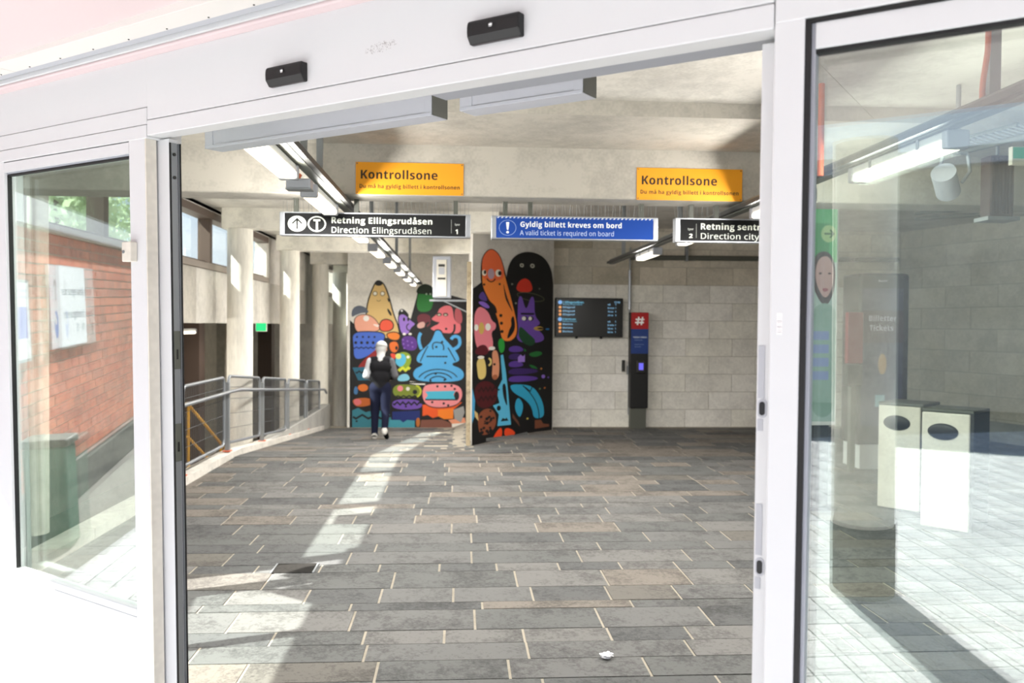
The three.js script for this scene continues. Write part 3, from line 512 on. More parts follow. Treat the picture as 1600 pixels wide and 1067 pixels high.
// ---------------------------------------------------------------- signs
{
  const ZS = 6.7, bold = 'bold ', sans = 'sans-serif';
  const tx = (c, s, x, y, px, w, col, weight = 'bold') => { c.fillStyle = col; c.font = `${weight} ${px}px ${sans}`; const k = c.measureText(s).width; c.save(); c.translate(x, y); c.scale(w / k, 1); c.fillText(s, 0, 0); c.restore(); };
  function spikes(parent, x0, x1, y, z, n, avoid) { const g = []; const r = rng(n); for (let i = 0; i < n; i++) { const x = x0 + (x1 - x0) * (i + 0.5) / n; if (avoid && x > avoid[0] && x < avoid[1]) continue; g.push(bar(V(x, y, z), V(x + (r() - 0.5) * 0.01, y + 0.1, z + (i % 2 ? 0.035 : -0.035)), 0.0012, 3)); } part(parent, 'bird_spikes', g, M.galv).userData.kind = 'stuff'; }
  function hung(name, label, pa, pb, draw, posts, cw, ch) {
    const a = at(pa[0], pa[1], ZS), b = at(pb[0], pb[1], ZS), w = b.x - a.x, yl = Math.min(a.y, b.y), h = a.y - b.y, x = (a.x + b.x) / 2;
    const t = thing(name, label, 'sign', null, V(x, b.y, -ZS - 0.05));
    part(t, 'case', bx(-w / 2 + 0.035, w / 2 - 0.035, 0.004, h - 0.004, -0.04, 0.045), M.black);
    part(t, 'end_frame', bx(-w / 2, -w / 2 + 0.038, 0, h, -0.045, 0.05, 0.003), M.alu); part(t, 'end_frame', bx(w / 2 - 0.038, w / 2, 0, h, -0.045, 0.05, 0.003), M.alu);
    part(t, 'edge_strip', bx(-w / 2, w / 2, h - 0.006, h + 0.002, -0.045, 0.05), M.alu); part(t, 'edge_strip', bx(-w / 2, w / 2, -0.002, 0.006, -0.045, 0.05), M.alu);
    part(t, 'print', face(w - 0.076, h - 0.012, 0, h / 2, 0.0462), canvasMat(cw, ch, draw, 0.9));
    for (const px of posts) { const X = at(px, 322, ZS).x - x; part(t, 'post', bx(X - 0.018, X + 0.018, h, 3.56 - b.y, -0.02, 0.02), M.endcap); }
    spikes(t, -w / 2, w / 2, h, 0, 46, x < 0 ? [-1.05 - x, -0.8 - x] : [2.15 - x, 2.4 - x]);
  }
  hung('platform_sign', 'black hanging sign with white arrow and T emblem, direction Ellingsrudåsen', [437, 331], [735, 371], (c, w, h) => {
    c.fillStyle = '#0d0e10'; c.fillRect(0, 0, w, h); c.fillStyle = '#eef2e6';
    c.beginPath(); c.arc(0.068 * w, h / 2, 0.37 * h, 0, 7); c.fill();
    c.strokeStyle = '#0d0e10'; c.lineWidth = 9; c.beginPath(); c.moveTo(0.068 * w, 0.75 * h); c.lineTo(0.068 * w, 0.3 * h); c.moveTo(0.041 * w, 0.5 * h); c.lineTo(0.068 * w, 0.27 * h); c.lineTo(0.095 * w, 0.5 * h); c.stroke();
    c.strokeStyle = '#eef2e6'; c.lineWidth = 8; c.beginPath(); c.arc(0.176 * w, h / 2, 0.34 * h, 0, 7); c.stroke();
    c.fillRect(0.157 * w, 0.28 * h, 0.038 * w, 0.09 * h); c.fillRect(0.171 * w, 0.3 * h, 0.011 * w, 0.5 * h);
    tx(c, 'Retning Ellingsrudåsen', 0.252 * w, 0.45 * h, 0.4 * h, 0.565 * w, '#eef2e6'); tx(c, 'Direction Ellingsrudåsen', 0.252 * w, 0.9 * h, 0.38 * h, 0.56 * w, '#c9cdc6', 'normal');
    c.fillStyle = '#8d908c'; c.fillRect(0.918 * w, 0.2 * h, 0.003 * w, 0.66 * h); tx(c, 'Spor', 0.938 * w, 0.48 * h, 0.14 * h, 0.03 * w, '#b9bdb8'); tx(c, '1', 0.941 * w, 0.88 * h, 0.3 * h, 0.02 * w, '#eef2e6');
  }, [461, 556, 712], 1024, 140);
  hung('ticket_sign', 'blue hanging sign with exclamation mark about valid tickets', [768, 337], [1028, 376], (c, w, h) => {
    c.fillStyle = '#12429a'; c.fillRect(0, 0, w, h); c.fillStyle = '#dfe6ef'; for (let x = 4; x < w; x += 26) { c.beginPath(); c.moveTo(x, 9); c.lineTo(x + 8, 0); c.lineTo(x + 19, 0); c.lineTo(x + 11, 9); c.fill(); }
    c.strokeStyle = '#9db4e0'; c.lineWidth = 3; c.beginPath(); c.arc(0.072 * w, 0.52 * h, 0.36 * h, 0, 7); c.stroke();
    c.fillStyle = '#fff'; c.beginPath(); c.moveTo(0.062 * w, 0.25 * h); c.lineTo(0.083 * w, 0.25 * h); c.lineTo(0.077 * w, 0.62 * h); c.lineTo(0.068 * w, 0.62 * h); c.fill(); c.beginPath(); c.arc(0.0725 * w, 0.73 * h, 0.06 * h, 0, 7); c.fill();
    tx(c, 'Gyldig billett kreves om bord', 0.15 * w, 0.47 * h, 0.34 * h, 0.65 * w, '#f2f4f2'); tx(c, 'A valid ticket is required on board', 0.15 * w, 0.86 * h, 0.31 * h, 0.6 * w, '#c4d0ea', 'normal');
  }, [790, 829, 1004], 1024, 150);
  hung('platform_sign', 'black hanging sign beside the right post, direction city centre', [1056, 341], [1256, 380], (c, w, h) => {
    c.fillStyle = '#0d0e10'; c.fillRect(0, 0, w, h); tx(c, 'Spor', 0.062 * w, 0.5 * h, 0.14 * h, 0.05 * w, '#b9bdb8'); tx(c, '2', 0.072 * w, 0.86 * h, 0.28 * h, 0.034 * w, '#eef2e6'); c.fillStyle = '#8d908c'; c.fillRect(0.132 * w, 0.2 * h, 0.005 * w, 0.66 * h);
    tx(c, 'Retning sentrum', 0.165 * w, 0.46 * h, 0.4 * h, 0.63 * w, '#eef2e6'); tx(c, 'Direction city centre', 0.165 * w, 0.9 * h, 0.38 * h, 0.76 * w, '#c9cdc6', 'normal');
  }, [1082, 1122, 1235], 768, 156);
  const orange = (c, w, h) => { c.fillStyle = '#e79a0f'; c.fillRect(0, 0, w, h); tx(c, 'Kontrollsone', 0.035 * w, 0.52 * h, 0.38 * h, 0.73 * w, '#221509'); tx(c, 'Du må ha gyldig billett i kontrollsonen', 0.03 * w, 0.81 * h, 0.17 * h, 0.94 * w, '#2a1a0a'); };
  const om = canvasMat(1024, 320, orange, 0.5);
  [[[556, 253], [724, 306], 'orange Kontrollsone sign on the beam above the black Ellingsrudåsen sign'], [[995, 262], [1159, 315], 'orange Kontrollsone sign on the beam beside the right door post']].forEach(([a, b, label]) => {
    const p = at(a[0], a[1], 6.5), q = at(b[0], b[1], 6.5), w = q.x - p.x, h = p.y - q.y, t = thing('zone_sign', label, 'sign', 'orange zone signs', V((p.x + q.x) / 2, q.y, -6.5));
    part(t, 'plate', bx(-w / 2, w / 2, 0, h, 0, 0.006), mat(0xe79a0f, 0.5)); part(t, 'print', face(w - 0.002, h - 0.002, 0, h / 2, 0.0068), om);
    for (const x of [-w / 2 + 0.012, w / 2 - 0.012]) for (const y of [0.012, h - 0.012]) part(t, 'screw', new THREE.SphereGeometry(0.005, 8, 6).translate(x, y, 0.006), M.endcap);
  });
}

// ---------------------------------------------------------------- murals
const blob = (c, pts, col, line) => { c.beginPath(); const n = pts.length, mid = (i) => [(pts[i % n][0] + pts[(i + 1) % n][0]) / 2, (pts[i % n][1] + pts[(i + 1) % n][1]) / 2]; c.moveTo(...mid(0)); for (let i = 1; i <= n; i++) c.quadraticCurveTo(...pts[i % n], ...mid(i)); c.closePath(); if (col) { c.fillStyle = col; c.fill(); } if (line) { c.strokeStyle = '#0c0b0c'; c.lineWidth = line; c.stroke(); } };
const poly = (c, pts, col) => { c.beginPath(); pts.forEach((p, i) => i ? c.lineTo(...p) : c.moveTo(...p)); c.closePath(); c.fillStyle = col; c.fill(); };
const dot = (c, x, y, rx, col, ry = rx) => { c.fillStyle = col; c.beginPath(); c.ellipse(x, y, rx, ry, 0, 0, 7); c.fill(); };
const wave = (c, x0, x1, y, a, n, col, lw) => { c.strokeStyle = col; c.lineWidth = lw; c.beginPath(); for (let i = 0; i <= n * 4; i++) { const x = x0 + (x1 - x0) * i / (n * 4), yy = y + Math.sin(i * Math.PI / 2) * a; i ? c.lineTo(x, yy) : c.moveTo(x, yy); } c.stroke(); };
const muralMat = (w, h, draw) => { const m = canvasMat(w, h, draw, 0.6); m.transparent = true; return m; };
const K = '#0c0b0d';
function farMural(c, w, h) {
  c.clearRect(0, 0, w, h); c.scale(w / 190, h / 238); c.translate(-545, -430);
  poly(c, [[547, 500], [560, 512], [600, 520], [640, 500], [652, 455], [668, 450], [735, 468], [735, 670], [547, 670]], K);
  blob(c, [[585, 441], [591, 437], [600, 443], [608, 465], [614, 490], [622, 508], [624, 525], [606, 530], [570, 520], [572, 490], [574, 470]], '#d9b878', 2); dot(c, 591, 442, 6, K, 4);
  dot(c, 585.5, 458, 4, '#8f7a4c'); dot(c, 597, 458, 4, '#8f7a4c'); dot(c, 585.5, 458, 2.6, '#e9e6d8'); dot(c, 597, 458, 2.6, '#e9e6d8'); blob(c, [[604, 462], [609, 470], [606, 472]], K); blob(c, [[605, 480], [612, 490], [610, 494], [604, 484]], K); c.strokeStyle = '#7a643c'; c.lineWidth = 0.8; c.beginPath(); c.arc(591, 467, 3, 0.2, 2.9); c.stroke();
  blob(c, [[556, 520], [552, 498], [563, 490], [580, 492], [592, 505], [594, 516], [575, 520]], '#eba890', 1); blob(c, [[549, 496], [550, 482], [560, 476], [572, 480], [577, 489], [566, 488], [556, 492]], '#5c6472'); dot(c, 572, 497, 4.5, '#f0ece6'); blob(c, [[580, 505], [594, 507], [590, 512]], '#f3e2da');
  blob(c, [[592, 516], [593, 502], [602, 497], [613, 501], [615, 512], [605, 518]], '#e8593c', 1.5);
  blob(c, [[550, 519], [575, 517], [602, 519], [600, 532], [590, 545], [570, 560], [553, 562], [552, 540]], '#4569c8', 1.5); for (let i = 0; i < 4; i++) { dot(c, 556 + i * 9, 535, 2.2, K); dot(c, 558 + i * 9, 526, 1.6, K); } wave(c, 552, 588, 543, 1.2, 5, K, 1.4);
  blob(c, [[556, 576], [574, 556], [592, 542], [592, 552], [572, 574]], '#8c1f1d');
  blob(c, [[602, 520], [618, 517], [626, 523], [622, 532], [607, 530]], '#e8822c', 1.5); blob(c, [[606, 534], [620, 531], [624, 543], [618, 552], [609, 549]], '#e06f28', 1.5); dot(c, 619, 543, 2, K, 3); blob(c, [[609, 551], [618, 552], [620, 560], [612, 560]], '#e24a35');
  blob(c, [[620, 489], [626, 480], [634, 485], [640, 494], [625, 497]], K); dot(c, 621.5, 484, 1.6, '#e8e8e8'); dot(c, 627, 484.5, 1.6, '#e8e8e8');
  blob(c, [[621, 492], [630, 488], [642, 500], [650, 505], [641, 512], [638, 522], [626, 522], [622, 505]], '#9a74cf', 1.5); dot(c, 630.5, 498, 1.6, K, 3); dot(c, 637, 498, 1.6, K, 3); c.strokeStyle = K; c.lineWidth = 1.6; c.beginPath(); c.arc(640, 510, 5.5, 1.8, 4.4); c.stroke();
  for (const x of [631, 640]) dot(c, x, 521, 2.6, '#efe9e2', 2); blob(c, [[625, 527], [636, 522], [650, 526], [653, 542], [645, 549], [628, 545]], '#5a2c8a', 1.5); for (let i = 0; i < 7; i++) dot(c, 629 + (i * 7) % 20, 530 + i * 2.2, 1.3, '#8a5fc0');
  blob(c, [[649, 487], [650, 460], [657, 446], [668, 444], [676, 452], [677, 470], [672, 487]], '#1f7a2e', 1.5); blob(c, [[648, 458], [652, 446], [664, 441], [676, 447], [680, 462], [664, 458]], '#0d2413'); dot(c, 665, 458, 1.4, '#9ab59a'); dot(c, 671, 458, 1.4, '#9ab59a');
  blob(c, [[648, 493], [660, 487], [674, 492], [672, 510], [655, 512]], '#6b2330', 1.2); blob(c, [[650, 505], [662, 500], [664, 510], [652, 513]], '#d8aaa0');
  blob(c, [[669, 498], [682, 488], [684, 480], [695, 474], [707, 476], [709, 500], [720, 502], [720, 520], [704, 521], [684, 519], [668, 513], [678, 506], [685, 504]], '#e27078', 2); blob(c, [[709, 478], [720, 482], [722, 506], [709, 502]], '#b8545c'); for (const x of [685, 695]) { dot(c, x, 490, 4, K, 2.6); dot(c, x, 490.5, 2.4, '#c9c3a8', 1.4); } dot(c, 696, 512.5, 1.8, K); c.strokeStyle = K; c.lineWidth = 2; c.beginPath(); c.moveTo(671, 502); c.lineTo(685, 503); c.stroke(); c.lineWidth = 3; c.beginPath(); c.arc(670, 509, 6, 1.4, 4.6); c.moveTo(709, 505); c.quadraticCurveTo(711, 520, 701, 521); c.stroke();
  const oc = '#4ea6de';
  blob(c, [[676, 522], [679, 514], [688, 514], [693, 526], [703, 536], [716, 552], [719, 564], [703, 568], [722, 574], [727, 588], [716, 597], [655, 597], [643, 588], [646, 575], [662, 568], [649, 566], [650, 553], [664, 540], [672, 532]], oc, 2);
  c.strokeStyle = oc; c.lineWidth = 5; c.beginPath(); c.moveTo(658, 545); c.quadraticCurveTo(650, 528, 657, 519); c.moveTo(706, 545); c.quadraticCurveTo(722, 540, 716, 526); c.quadraticCurveTo(708, 521, 704, 529); c.stroke();
  for (const [r, y] of [[32, 596], [23, 596], [14, 596]]) { c.strokeStyle = K; c.lineWidth = 1.6; c.beginPath(); c.ellipse(684, y, r, r * 0.62, 0, 3.5, 5.9); c.stroke(); }
  c.beginPath(); c.moveTo(668, 556); c.lineTo(698, 556); c.stroke(); for (let i = 0; i < 7; i++) dot(c, 667 + i * 5, 556, 1.3, K); for (const [x, y] of [[672, 526], [690, 533], [681, 541], [695, 566], [680, 583], [672, 594], [694, 593]]) dot(c, x, y, 1.7, K); c.beginPath(); c.moveTo(676, 545); c.quadraticCurveTo(672, 532, 684, 534); c.quadraticCurveTo(694, 534, 692, 546); c.moveTo(656, 564); c.quadraticCurveTo(664, 545, 668, 540); c.moveTo(711, 563); c.quadraticCurveTo(703, 548, 699, 542); c.stroke();
  blob(c, [[616, 556], [628, 547], [642, 552], [643, 566], [634, 580], [622, 574]], '#8aa52a', 1.2); blob(c, [[618, 556], [630, 550], [636, 562], [627, 574], [617, 568]], '#55b7dd'); dot(c, 622, 556, 4.5, '#dfe07e'); dot(c, 637, 557, 2.4, '#f1efe0'); wave(c, 622, 640, 576, 2, 2, '#cfd635', 4); blob(c, [[612, 570], [620, 574], [620, 586], [611, 584]], '#3f76c4', 1);
  blob(c, [[622, 586], [636, 582], [642, 594], [620, 596]], '#7fc4dc');
  poly(c, [[551, 574], [588, 572], [588, 594], [560, 594]], '#1d5f78'); wave(c, 556, 586, 581, 1.6, 4, K, 2); poly(c, [[640, 595], [664, 597], [664, 601], [640, 600]], '#e6e2da');
  c.fillStyle = K; c.fillRect(547, 596, 188, 2.5);
  blob(c, [[561, 600], [574, 599], [577, 609], [566, 613], [558, 607]], '#cf6a22', 1); blob(c, [[554, 604], [559, 603], [560, 616], [553, 616]], '#3f6c9a'); blob(c, [[552, 622], [580, 620], [583, 633], [560, 637], [551, 630]], '#b35a1e', 1); blob(c, [[552, 624], [562, 622], [567, 630], [556, 635]], '#c9666a');
  poly(c, [[551, 641], [560, 637], [572, 644], [586, 640], [608, 644], [616, 668], [551, 668]], '#2f7483'); wave(c, 552, 610, 651, 3, 3, K, 3); dot(c, 558, 658, 1.6, K);
  blob(c, [[613, 600], [640, 599], [655, 603], [657, 616], [645, 622], [613, 621]], '#78862a', 1.5); dot(c, 625, 606.5, 4.6, '#e6848c'); dot(c, 637, 607, 3, '#ddd9cc'); c.strokeStyle = '#b7c02d'; c.lineWidth = 3; c.beginPath(); c.arc(648, 611, 9, -1.4, 1.2); c.stroke(); dot(c, 648, 612, 3.5, K); wave(c, 615, 650, 619, 1.2, 4, K, 2);
  blob(c, [[612, 624], [640, 622], [660, 626], [660, 638], [640, 641], [612, 639]], '#6d4aa8', 1.5); wave(c, 614, 658, 630, 2.2, 5, K, 2.4); dot(c, 634, 635, 1.6, K);
  poly(c, [[613, 643], [656, 641], [656, 656], [630, 660], [613, 655]], '#182a6e'); poly(c, [[609, 656], [625, 656], [630, 660], [636, 656], [648, 657], [648, 669], [607, 669]], '#3f93a6'); blob(c, [[650, 653], [656, 652], [656, 667], [650, 667]], '#b86a2c');
  poly(c, [[660, 632], [722, 628], [708, 640], [708, 654], [701, 651], [694, 655], [686, 650], [676, 653], [668, 648], [660, 650]], '#ea5a20'); poly(c, [[684, 640], [708, 638], [708, 654], [694, 655], [684, 650]], '#f2821f');
  blob(c, [[659, 604], [670, 598], [710, 598], [722, 606], [723, 622], [712, 635], [674, 638], [659, 626]], '#ea8f94', 1.5); for (const [x, y] of [[683, 603], [695, 603], [705, 602], [710, 607], [675, 628], [693, 630], [700, 633]]) dot(c, x, y, 1.8, K); c.fillStyle = K; c.fillRect(664, 622, 50, 3); dot(c, 713, 618, 4, K, 7); poly(c, [[664, 611], [711, 610], [708, 616], [711, 623], [664, 623], [668, 617]], '#49b6d2');
  poly(c, [[658, 656], [690, 655], [722, 668], [722, 670], [656, 670]], '#7d4e40'); poly(c, [[700, 656], [726, 652], [730, 670], [712, 668]], '#e79a78'); poly(c, [[708, 640], [724, 634], [726, 644], [720, 660], [710, 654]], '#9c9d9b'); poly(c, [[706, 662], [733, 660], [733, 670], [706, 670]], '#e8e2da');
}
function pillarMural(c, w, h) {
  c.clearRect(0, 0, w, h); c.scale(w / 125, h / 306); c.translate(-736, -383);
  blob(c, [[784, 470], [785, 420], [796, 394], [822, 384], [850, 394], [863, 428], [862, 560], [861, 700], [784, 700]], K); poly(c, [[736, 450], [748, 440], [790, 480], [862, 480], [862, 700], [736, 700]], K);
  dot(c, 809, 409, 3.2, '#b9b6a8'); dot(c, 826, 408.5, 3.6, '#b9b6a8'); dot(c, 809, 409, 1.6, '#5b5850'); dot(c, 826, 408.5, 1.8, '#5b5850');
  blob(c, [[799, 452], [803, 436], [814, 428], [824, 434], [828, 452]], '#d0331f'); c.strokeStyle = '#4c4c3a'; c.lineWidth = 1.4; c.beginPath(); c.ellipse(824, 459, 22, 6, 0.15, 0, 7); c.stroke(); c.lineWidth = 1.5;
  blob(c, [[803, 462], [809, 456], [814, 476], [818, 478], [824, 457], [830, 460], [830, 490], [842, 502], [830, 508], [846, 520], [846, 532], [820, 534], [800, 530], [803, 500]], '#6d4aa8'); poly(c, [[808, 485], [830, 485], [829, 488], [808, 488]], K); dot(c, 814, 494, 4.6, K, 4); dot(c, 824, 494, 4.6, K, 4); dot(c, 813, 494, 3.4, '#e6e2d6', 3.4); dot(c, 823, 494, 2.8, '#e6e2d6', 3.2); dot(c, 837, 510, 8, '#b9954a', 3.6); dot(c, 840, 510, 5, K, 1.4); dot(c, 852, 511, 3.4, '#2c6ca0', 1.6);
  blob(c, [[748, 415], [750, 400], [758, 389], [766, 388], [776, 398], [783, 425], [793, 460], [803, 500], [803, 522], [792, 532], [778, 530], [774, 505], [768, 485], [756, 462], [748, 445]], '#ee8436', 2); blob(c, [[748, 415], [750, 400], [758, 389], [766, 388], [776, 398], [783, 425], [778, 435], [750, 438]], '#ea6a3c');
  blob(c, [[780, 435], [784, 455], [793, 478], [796, 486], [788, 472], [783, 462]], K); blob(c, [[797, 488], [800, 510], [793, 522], [786, 528], [790, 512], [794, 505], [792, 496]], K); blob(c, [[748, 450], [760, 468], [770, 476], [772, 490], [762, 478], [752, 462]], K); for (const [x, y, r] of [[777, 490, 2.4], [752, 443, 1.6], [775, 441, 1.6], [778, 502, 2.4], [779, 515, 2.4]]) dot(c, x, y, r, K);
  dot(c, 752, 425, 3.4, '#f0ead8', 4.6); dot(c, 773, 424, 4.6, '#f0ead8', 5.6); dot(c, 775, 424, 2.6, K, 3.6); dot(c, 753, 424, 1.8, K, 3); dot(c, 762, 426, 5, '#b39aa8', 8); c.strokeStyle = K; c.lineWidth = 1.6; c.beginPath(); c.arc(762, 432, 6, 0.2, 2.9); c.stroke();
  blob(c, [[742, 465], [749, 452], [754, 458], [758, 470]], '#57408c'); blob(c, [[741, 470], [752, 468], [762, 478], [755, 480]], '#8a64c8');
  blob(c, [[737, 500], [738, 486], [744, 476], [752, 478], [760, 486], [764, 498], [771, 502], [770, 512], [763, 516], [767, 532], [765, 545], [745, 548], [738, 530]], '#ea8490', 1.4); dot(c, 741, 509, 3, '#f1efe6', 5); dot(c, 758, 508, 4, '#f1efe6', 5.6); dot(c, 748.5, 510, 4, '#d6b25e', 9);
  blob(c, [[772, 528], [782, 524], [784, 545], [776, 551]], '#2a9a3a'); blob(c, [[806, 506], [812, 510], [820, 518], [834, 530], [826, 540], [812, 534], [804, 522]], '#17452a'); blob(c, [[818, 551], [838, 546], [846, 552], [830, 558]], '#1d6a30'); blob(c, [[804, 538], [818, 544], [816, 549]], '#1d6a30'); blob(c, [[820, 568], [830, 570], [838, 577], [828, 576]], '#1d6a30');
  for (let i = 0; i < 5; i++) { blob(c, [[788, 540 + i * 12], [800, 536 + i * 12], [i < 3 ? 812 : 838, 540 + i * 12], [i < 3 ? 814 : 836, 548 + i * 12], [790, 549 + i * 12]], i % 2 ? '#3b2366' : '#5a3a96', 1.4); } poly(c, [[804, 556], [808, 552], [812, 555], [815, 552], [815, 564], [804, 564]], '#9a78d0');
  blob(c, [[738, 550], [742, 538], [754, 534], [760, 545], [756, 552]], '#5a1420'); blob(c, [[741, 560], [748, 553], [754, 556], [757, 575], [755, 588], [744, 590], [742, 572]], '#e2c878', 1.2); dot(c, 748, 554.5, 5, '#eee9de', 2.4); c.strokeStyle = '#e2c878'; c.lineWidth = 3; c.beginPath(); c.arc(757, 562, 6, -1.2, 1.2); c.stroke();
  blob(c, [[763, 545], [772, 542], [776, 560], [776, 585], [770, 592], [763, 588], [765, 565]], '#dc9470', 1.2); dot(c, 764, 541, 5, '#f0ece4', 3); dot(c, 769, 586, 4, '#a8603e'); dot(c, 768, 566, 1.8, K);
  blob(c, [[738, 610], [742, 594], [756, 590], [770, 598], [774, 615], [766, 632], [745, 634]], '#4c0f16'); wave(c, 744, 770, 604, 3, 4, '#2c070b', 2); wave(c, 744, 770, 618, 3, 4, '#2c070b', 2);
  blob(c, [[745, 640], [758, 632], [770, 640], [772, 662], [760, 675], [747, 674], [744, 655]], '#8a4a30'); { const r = rng(4); for (let i = 0; i < 22; i++) dot(c, 747 + r() * 22, 638 + r() * 34, 1.2 + r() * 1.6, K); }
  poly(c, [[736, 600], [740, 620], [739, 645], [736, 655]], '#4fa8d8'); poly(c, [[739, 635], [744, 640], [745, 652], [740, 645]], '#d9b878');
  poly(c, [[777, 552], [781, 551], [785, 575], [788, 600], [794, 663], [773, 663], [775, 645], [766, 630], [776, 627], [773, 615], [774, 602], [780, 590]], '#5ab9de'); blob(c, [[780, 598], [785, 596], [787, 620], [788, 635], [783, 622], [781, 612]], K); dot(c, 775, 635, 3, K, 4); poly(c, [[778, 656], [781, 651], [785, 653], [787, 651], [790, 656]], K); dot(c, 775, 606, 1.3, K);
  blob(c, [[765, 684], [772, 670], [780, 664], [781, 682]], '#ee4a1e'); blob(c, [[783, 682], [784, 666], [796, 670], [803, 680]], '#ee4a1e');
  blob(c, [[790, 600], [800, 598], [828, 602], [842, 622], [848, 640], [848, 658], [829, 658], [827, 640], [816, 625], [796, 613]], '#2fa4cc', 1.4); c.strokeStyle = K; c.lineWidth = 1.4; c.beginPath(); c.moveTo(812, 602); c.quadraticCurveTo(840, 628, 839, 658); c.moveTo(816, 605); c.lineTo(824, 612); c.lineTo(828, 604); c.stroke(); blob(c, [[800, 625], [806, 619], [814, 632], [812, 646], [807, 655], [799, 640]], '#2fa4cc', 1); poly(c, [[832, 660], [842, 660], [846, 667], [856, 669], [856, 673], [832, 674]], '#7a4630'); poly(c, [[796, 645], [806, 660], [808, 668], [796, 652]], '#6a4030');
  for (const [x, y, col] of [[845, 589, '#8a6ac8'], [854, 591, '#6a4aa0'], [842, 576, '#c9803c'], [848, 608, '#b96a34'], [820, 656, '#d9c25a'], [840, 609, '#5d7a56'], [800, 470, '#8a8a80'], [794, 440, '#77776c'], [838, 445, '#57574e']]) dot(c, x, y, 1.6, col); dot(c, 845.5, 589, 3.2, '#8a6ac8');
}
{
  const m1 = thing('wall_mural', 'bright mural with a blue octopus figure on the far wall below the ramp', 'mural');
  const a = at(545, 430, 19.99), b = at(735, 668, 19.99);
  part(m1, 'paint', new THREE.PlaneGeometry(b.x - a.x, a.y - b.y).translate((a.x + b.x) / 2, (a.y + b.y) / 2, -19.994), muralMat(1520, 1904, farMural));
  const p = V(0.2, 0, -13.085), q = V(1.6, 0, -14.3), dir = q.clone().sub(p), L = dir.length(), top = at(760, 383, 13.2).y, bot = -0.1;
  const m2 = thing('wall_mural', 'tall black mural with an orange pear shaped figure painted on the angled pillar', 'mural', null, V((p.x + q.x) / 2, 0, (p.z + q.z) / 2));
  m2.rotation.y = Math.atan2(-dir.z, dir.x);
  part(m2, 'paint', new THREE.PlaneGeometry(L, top - bot).translate(0, (top + bot) / 2, 0.012), muralMat(1000, 2048, pillarMural));
  const post = thing('corner_post', 'slender paint-spattered pale post at the corner of the angled pillar', 'post', null, V(at(732, 600, 13.05).x, floorY(0, -13), -13.05));
  part(post, 'shaft', bx(-0.035, 0.035, 0, 2.9, -0.035, 0.035, 0.008), mat(0xb7a78a, 0.8, { map: gStone }));
  part(post, 'foot', bx(-0.05, 0.05, 0, 0.02, -0.05, 0.05), M.galv);
  const sp = thing('wall_speaker', 'grey loudspeaker cabinet on a bracket beside the pillar post', 'speaker', null, at(691, 466, 13.2));
  part(sp, 'cabinet', bx(-0.15, 0.14, 0, 0.66, -0.14, 0.1, 0.02), M.aluDull); part(sp, 'front_panel', bx(-0.09, 0.07, 0.03, 0.6, 0.095, 0.115, 0.008), M.whiteOld); part(sp, 'slot', [bx(-0.06, 0.04, 0.49, 0.53, 0.112, 0.118), bx(-0.07, 0.05, 0.29, 0.32, 0.112, 0.122)], M.dark);
  part(sp, 'label_plate', bx(-0.055, 0.035, 0.37, 0.48, 0.112, 0.118), M.trimGrey);
  part(sp, 'bracket', [bx(-0.2, 0.42, -0.05, -0.02, -0.03, 0.02), bar(V(0.0, -0.03, 0), V(0.4, -0.22, 0.02), 0.012)], M.galv);
}

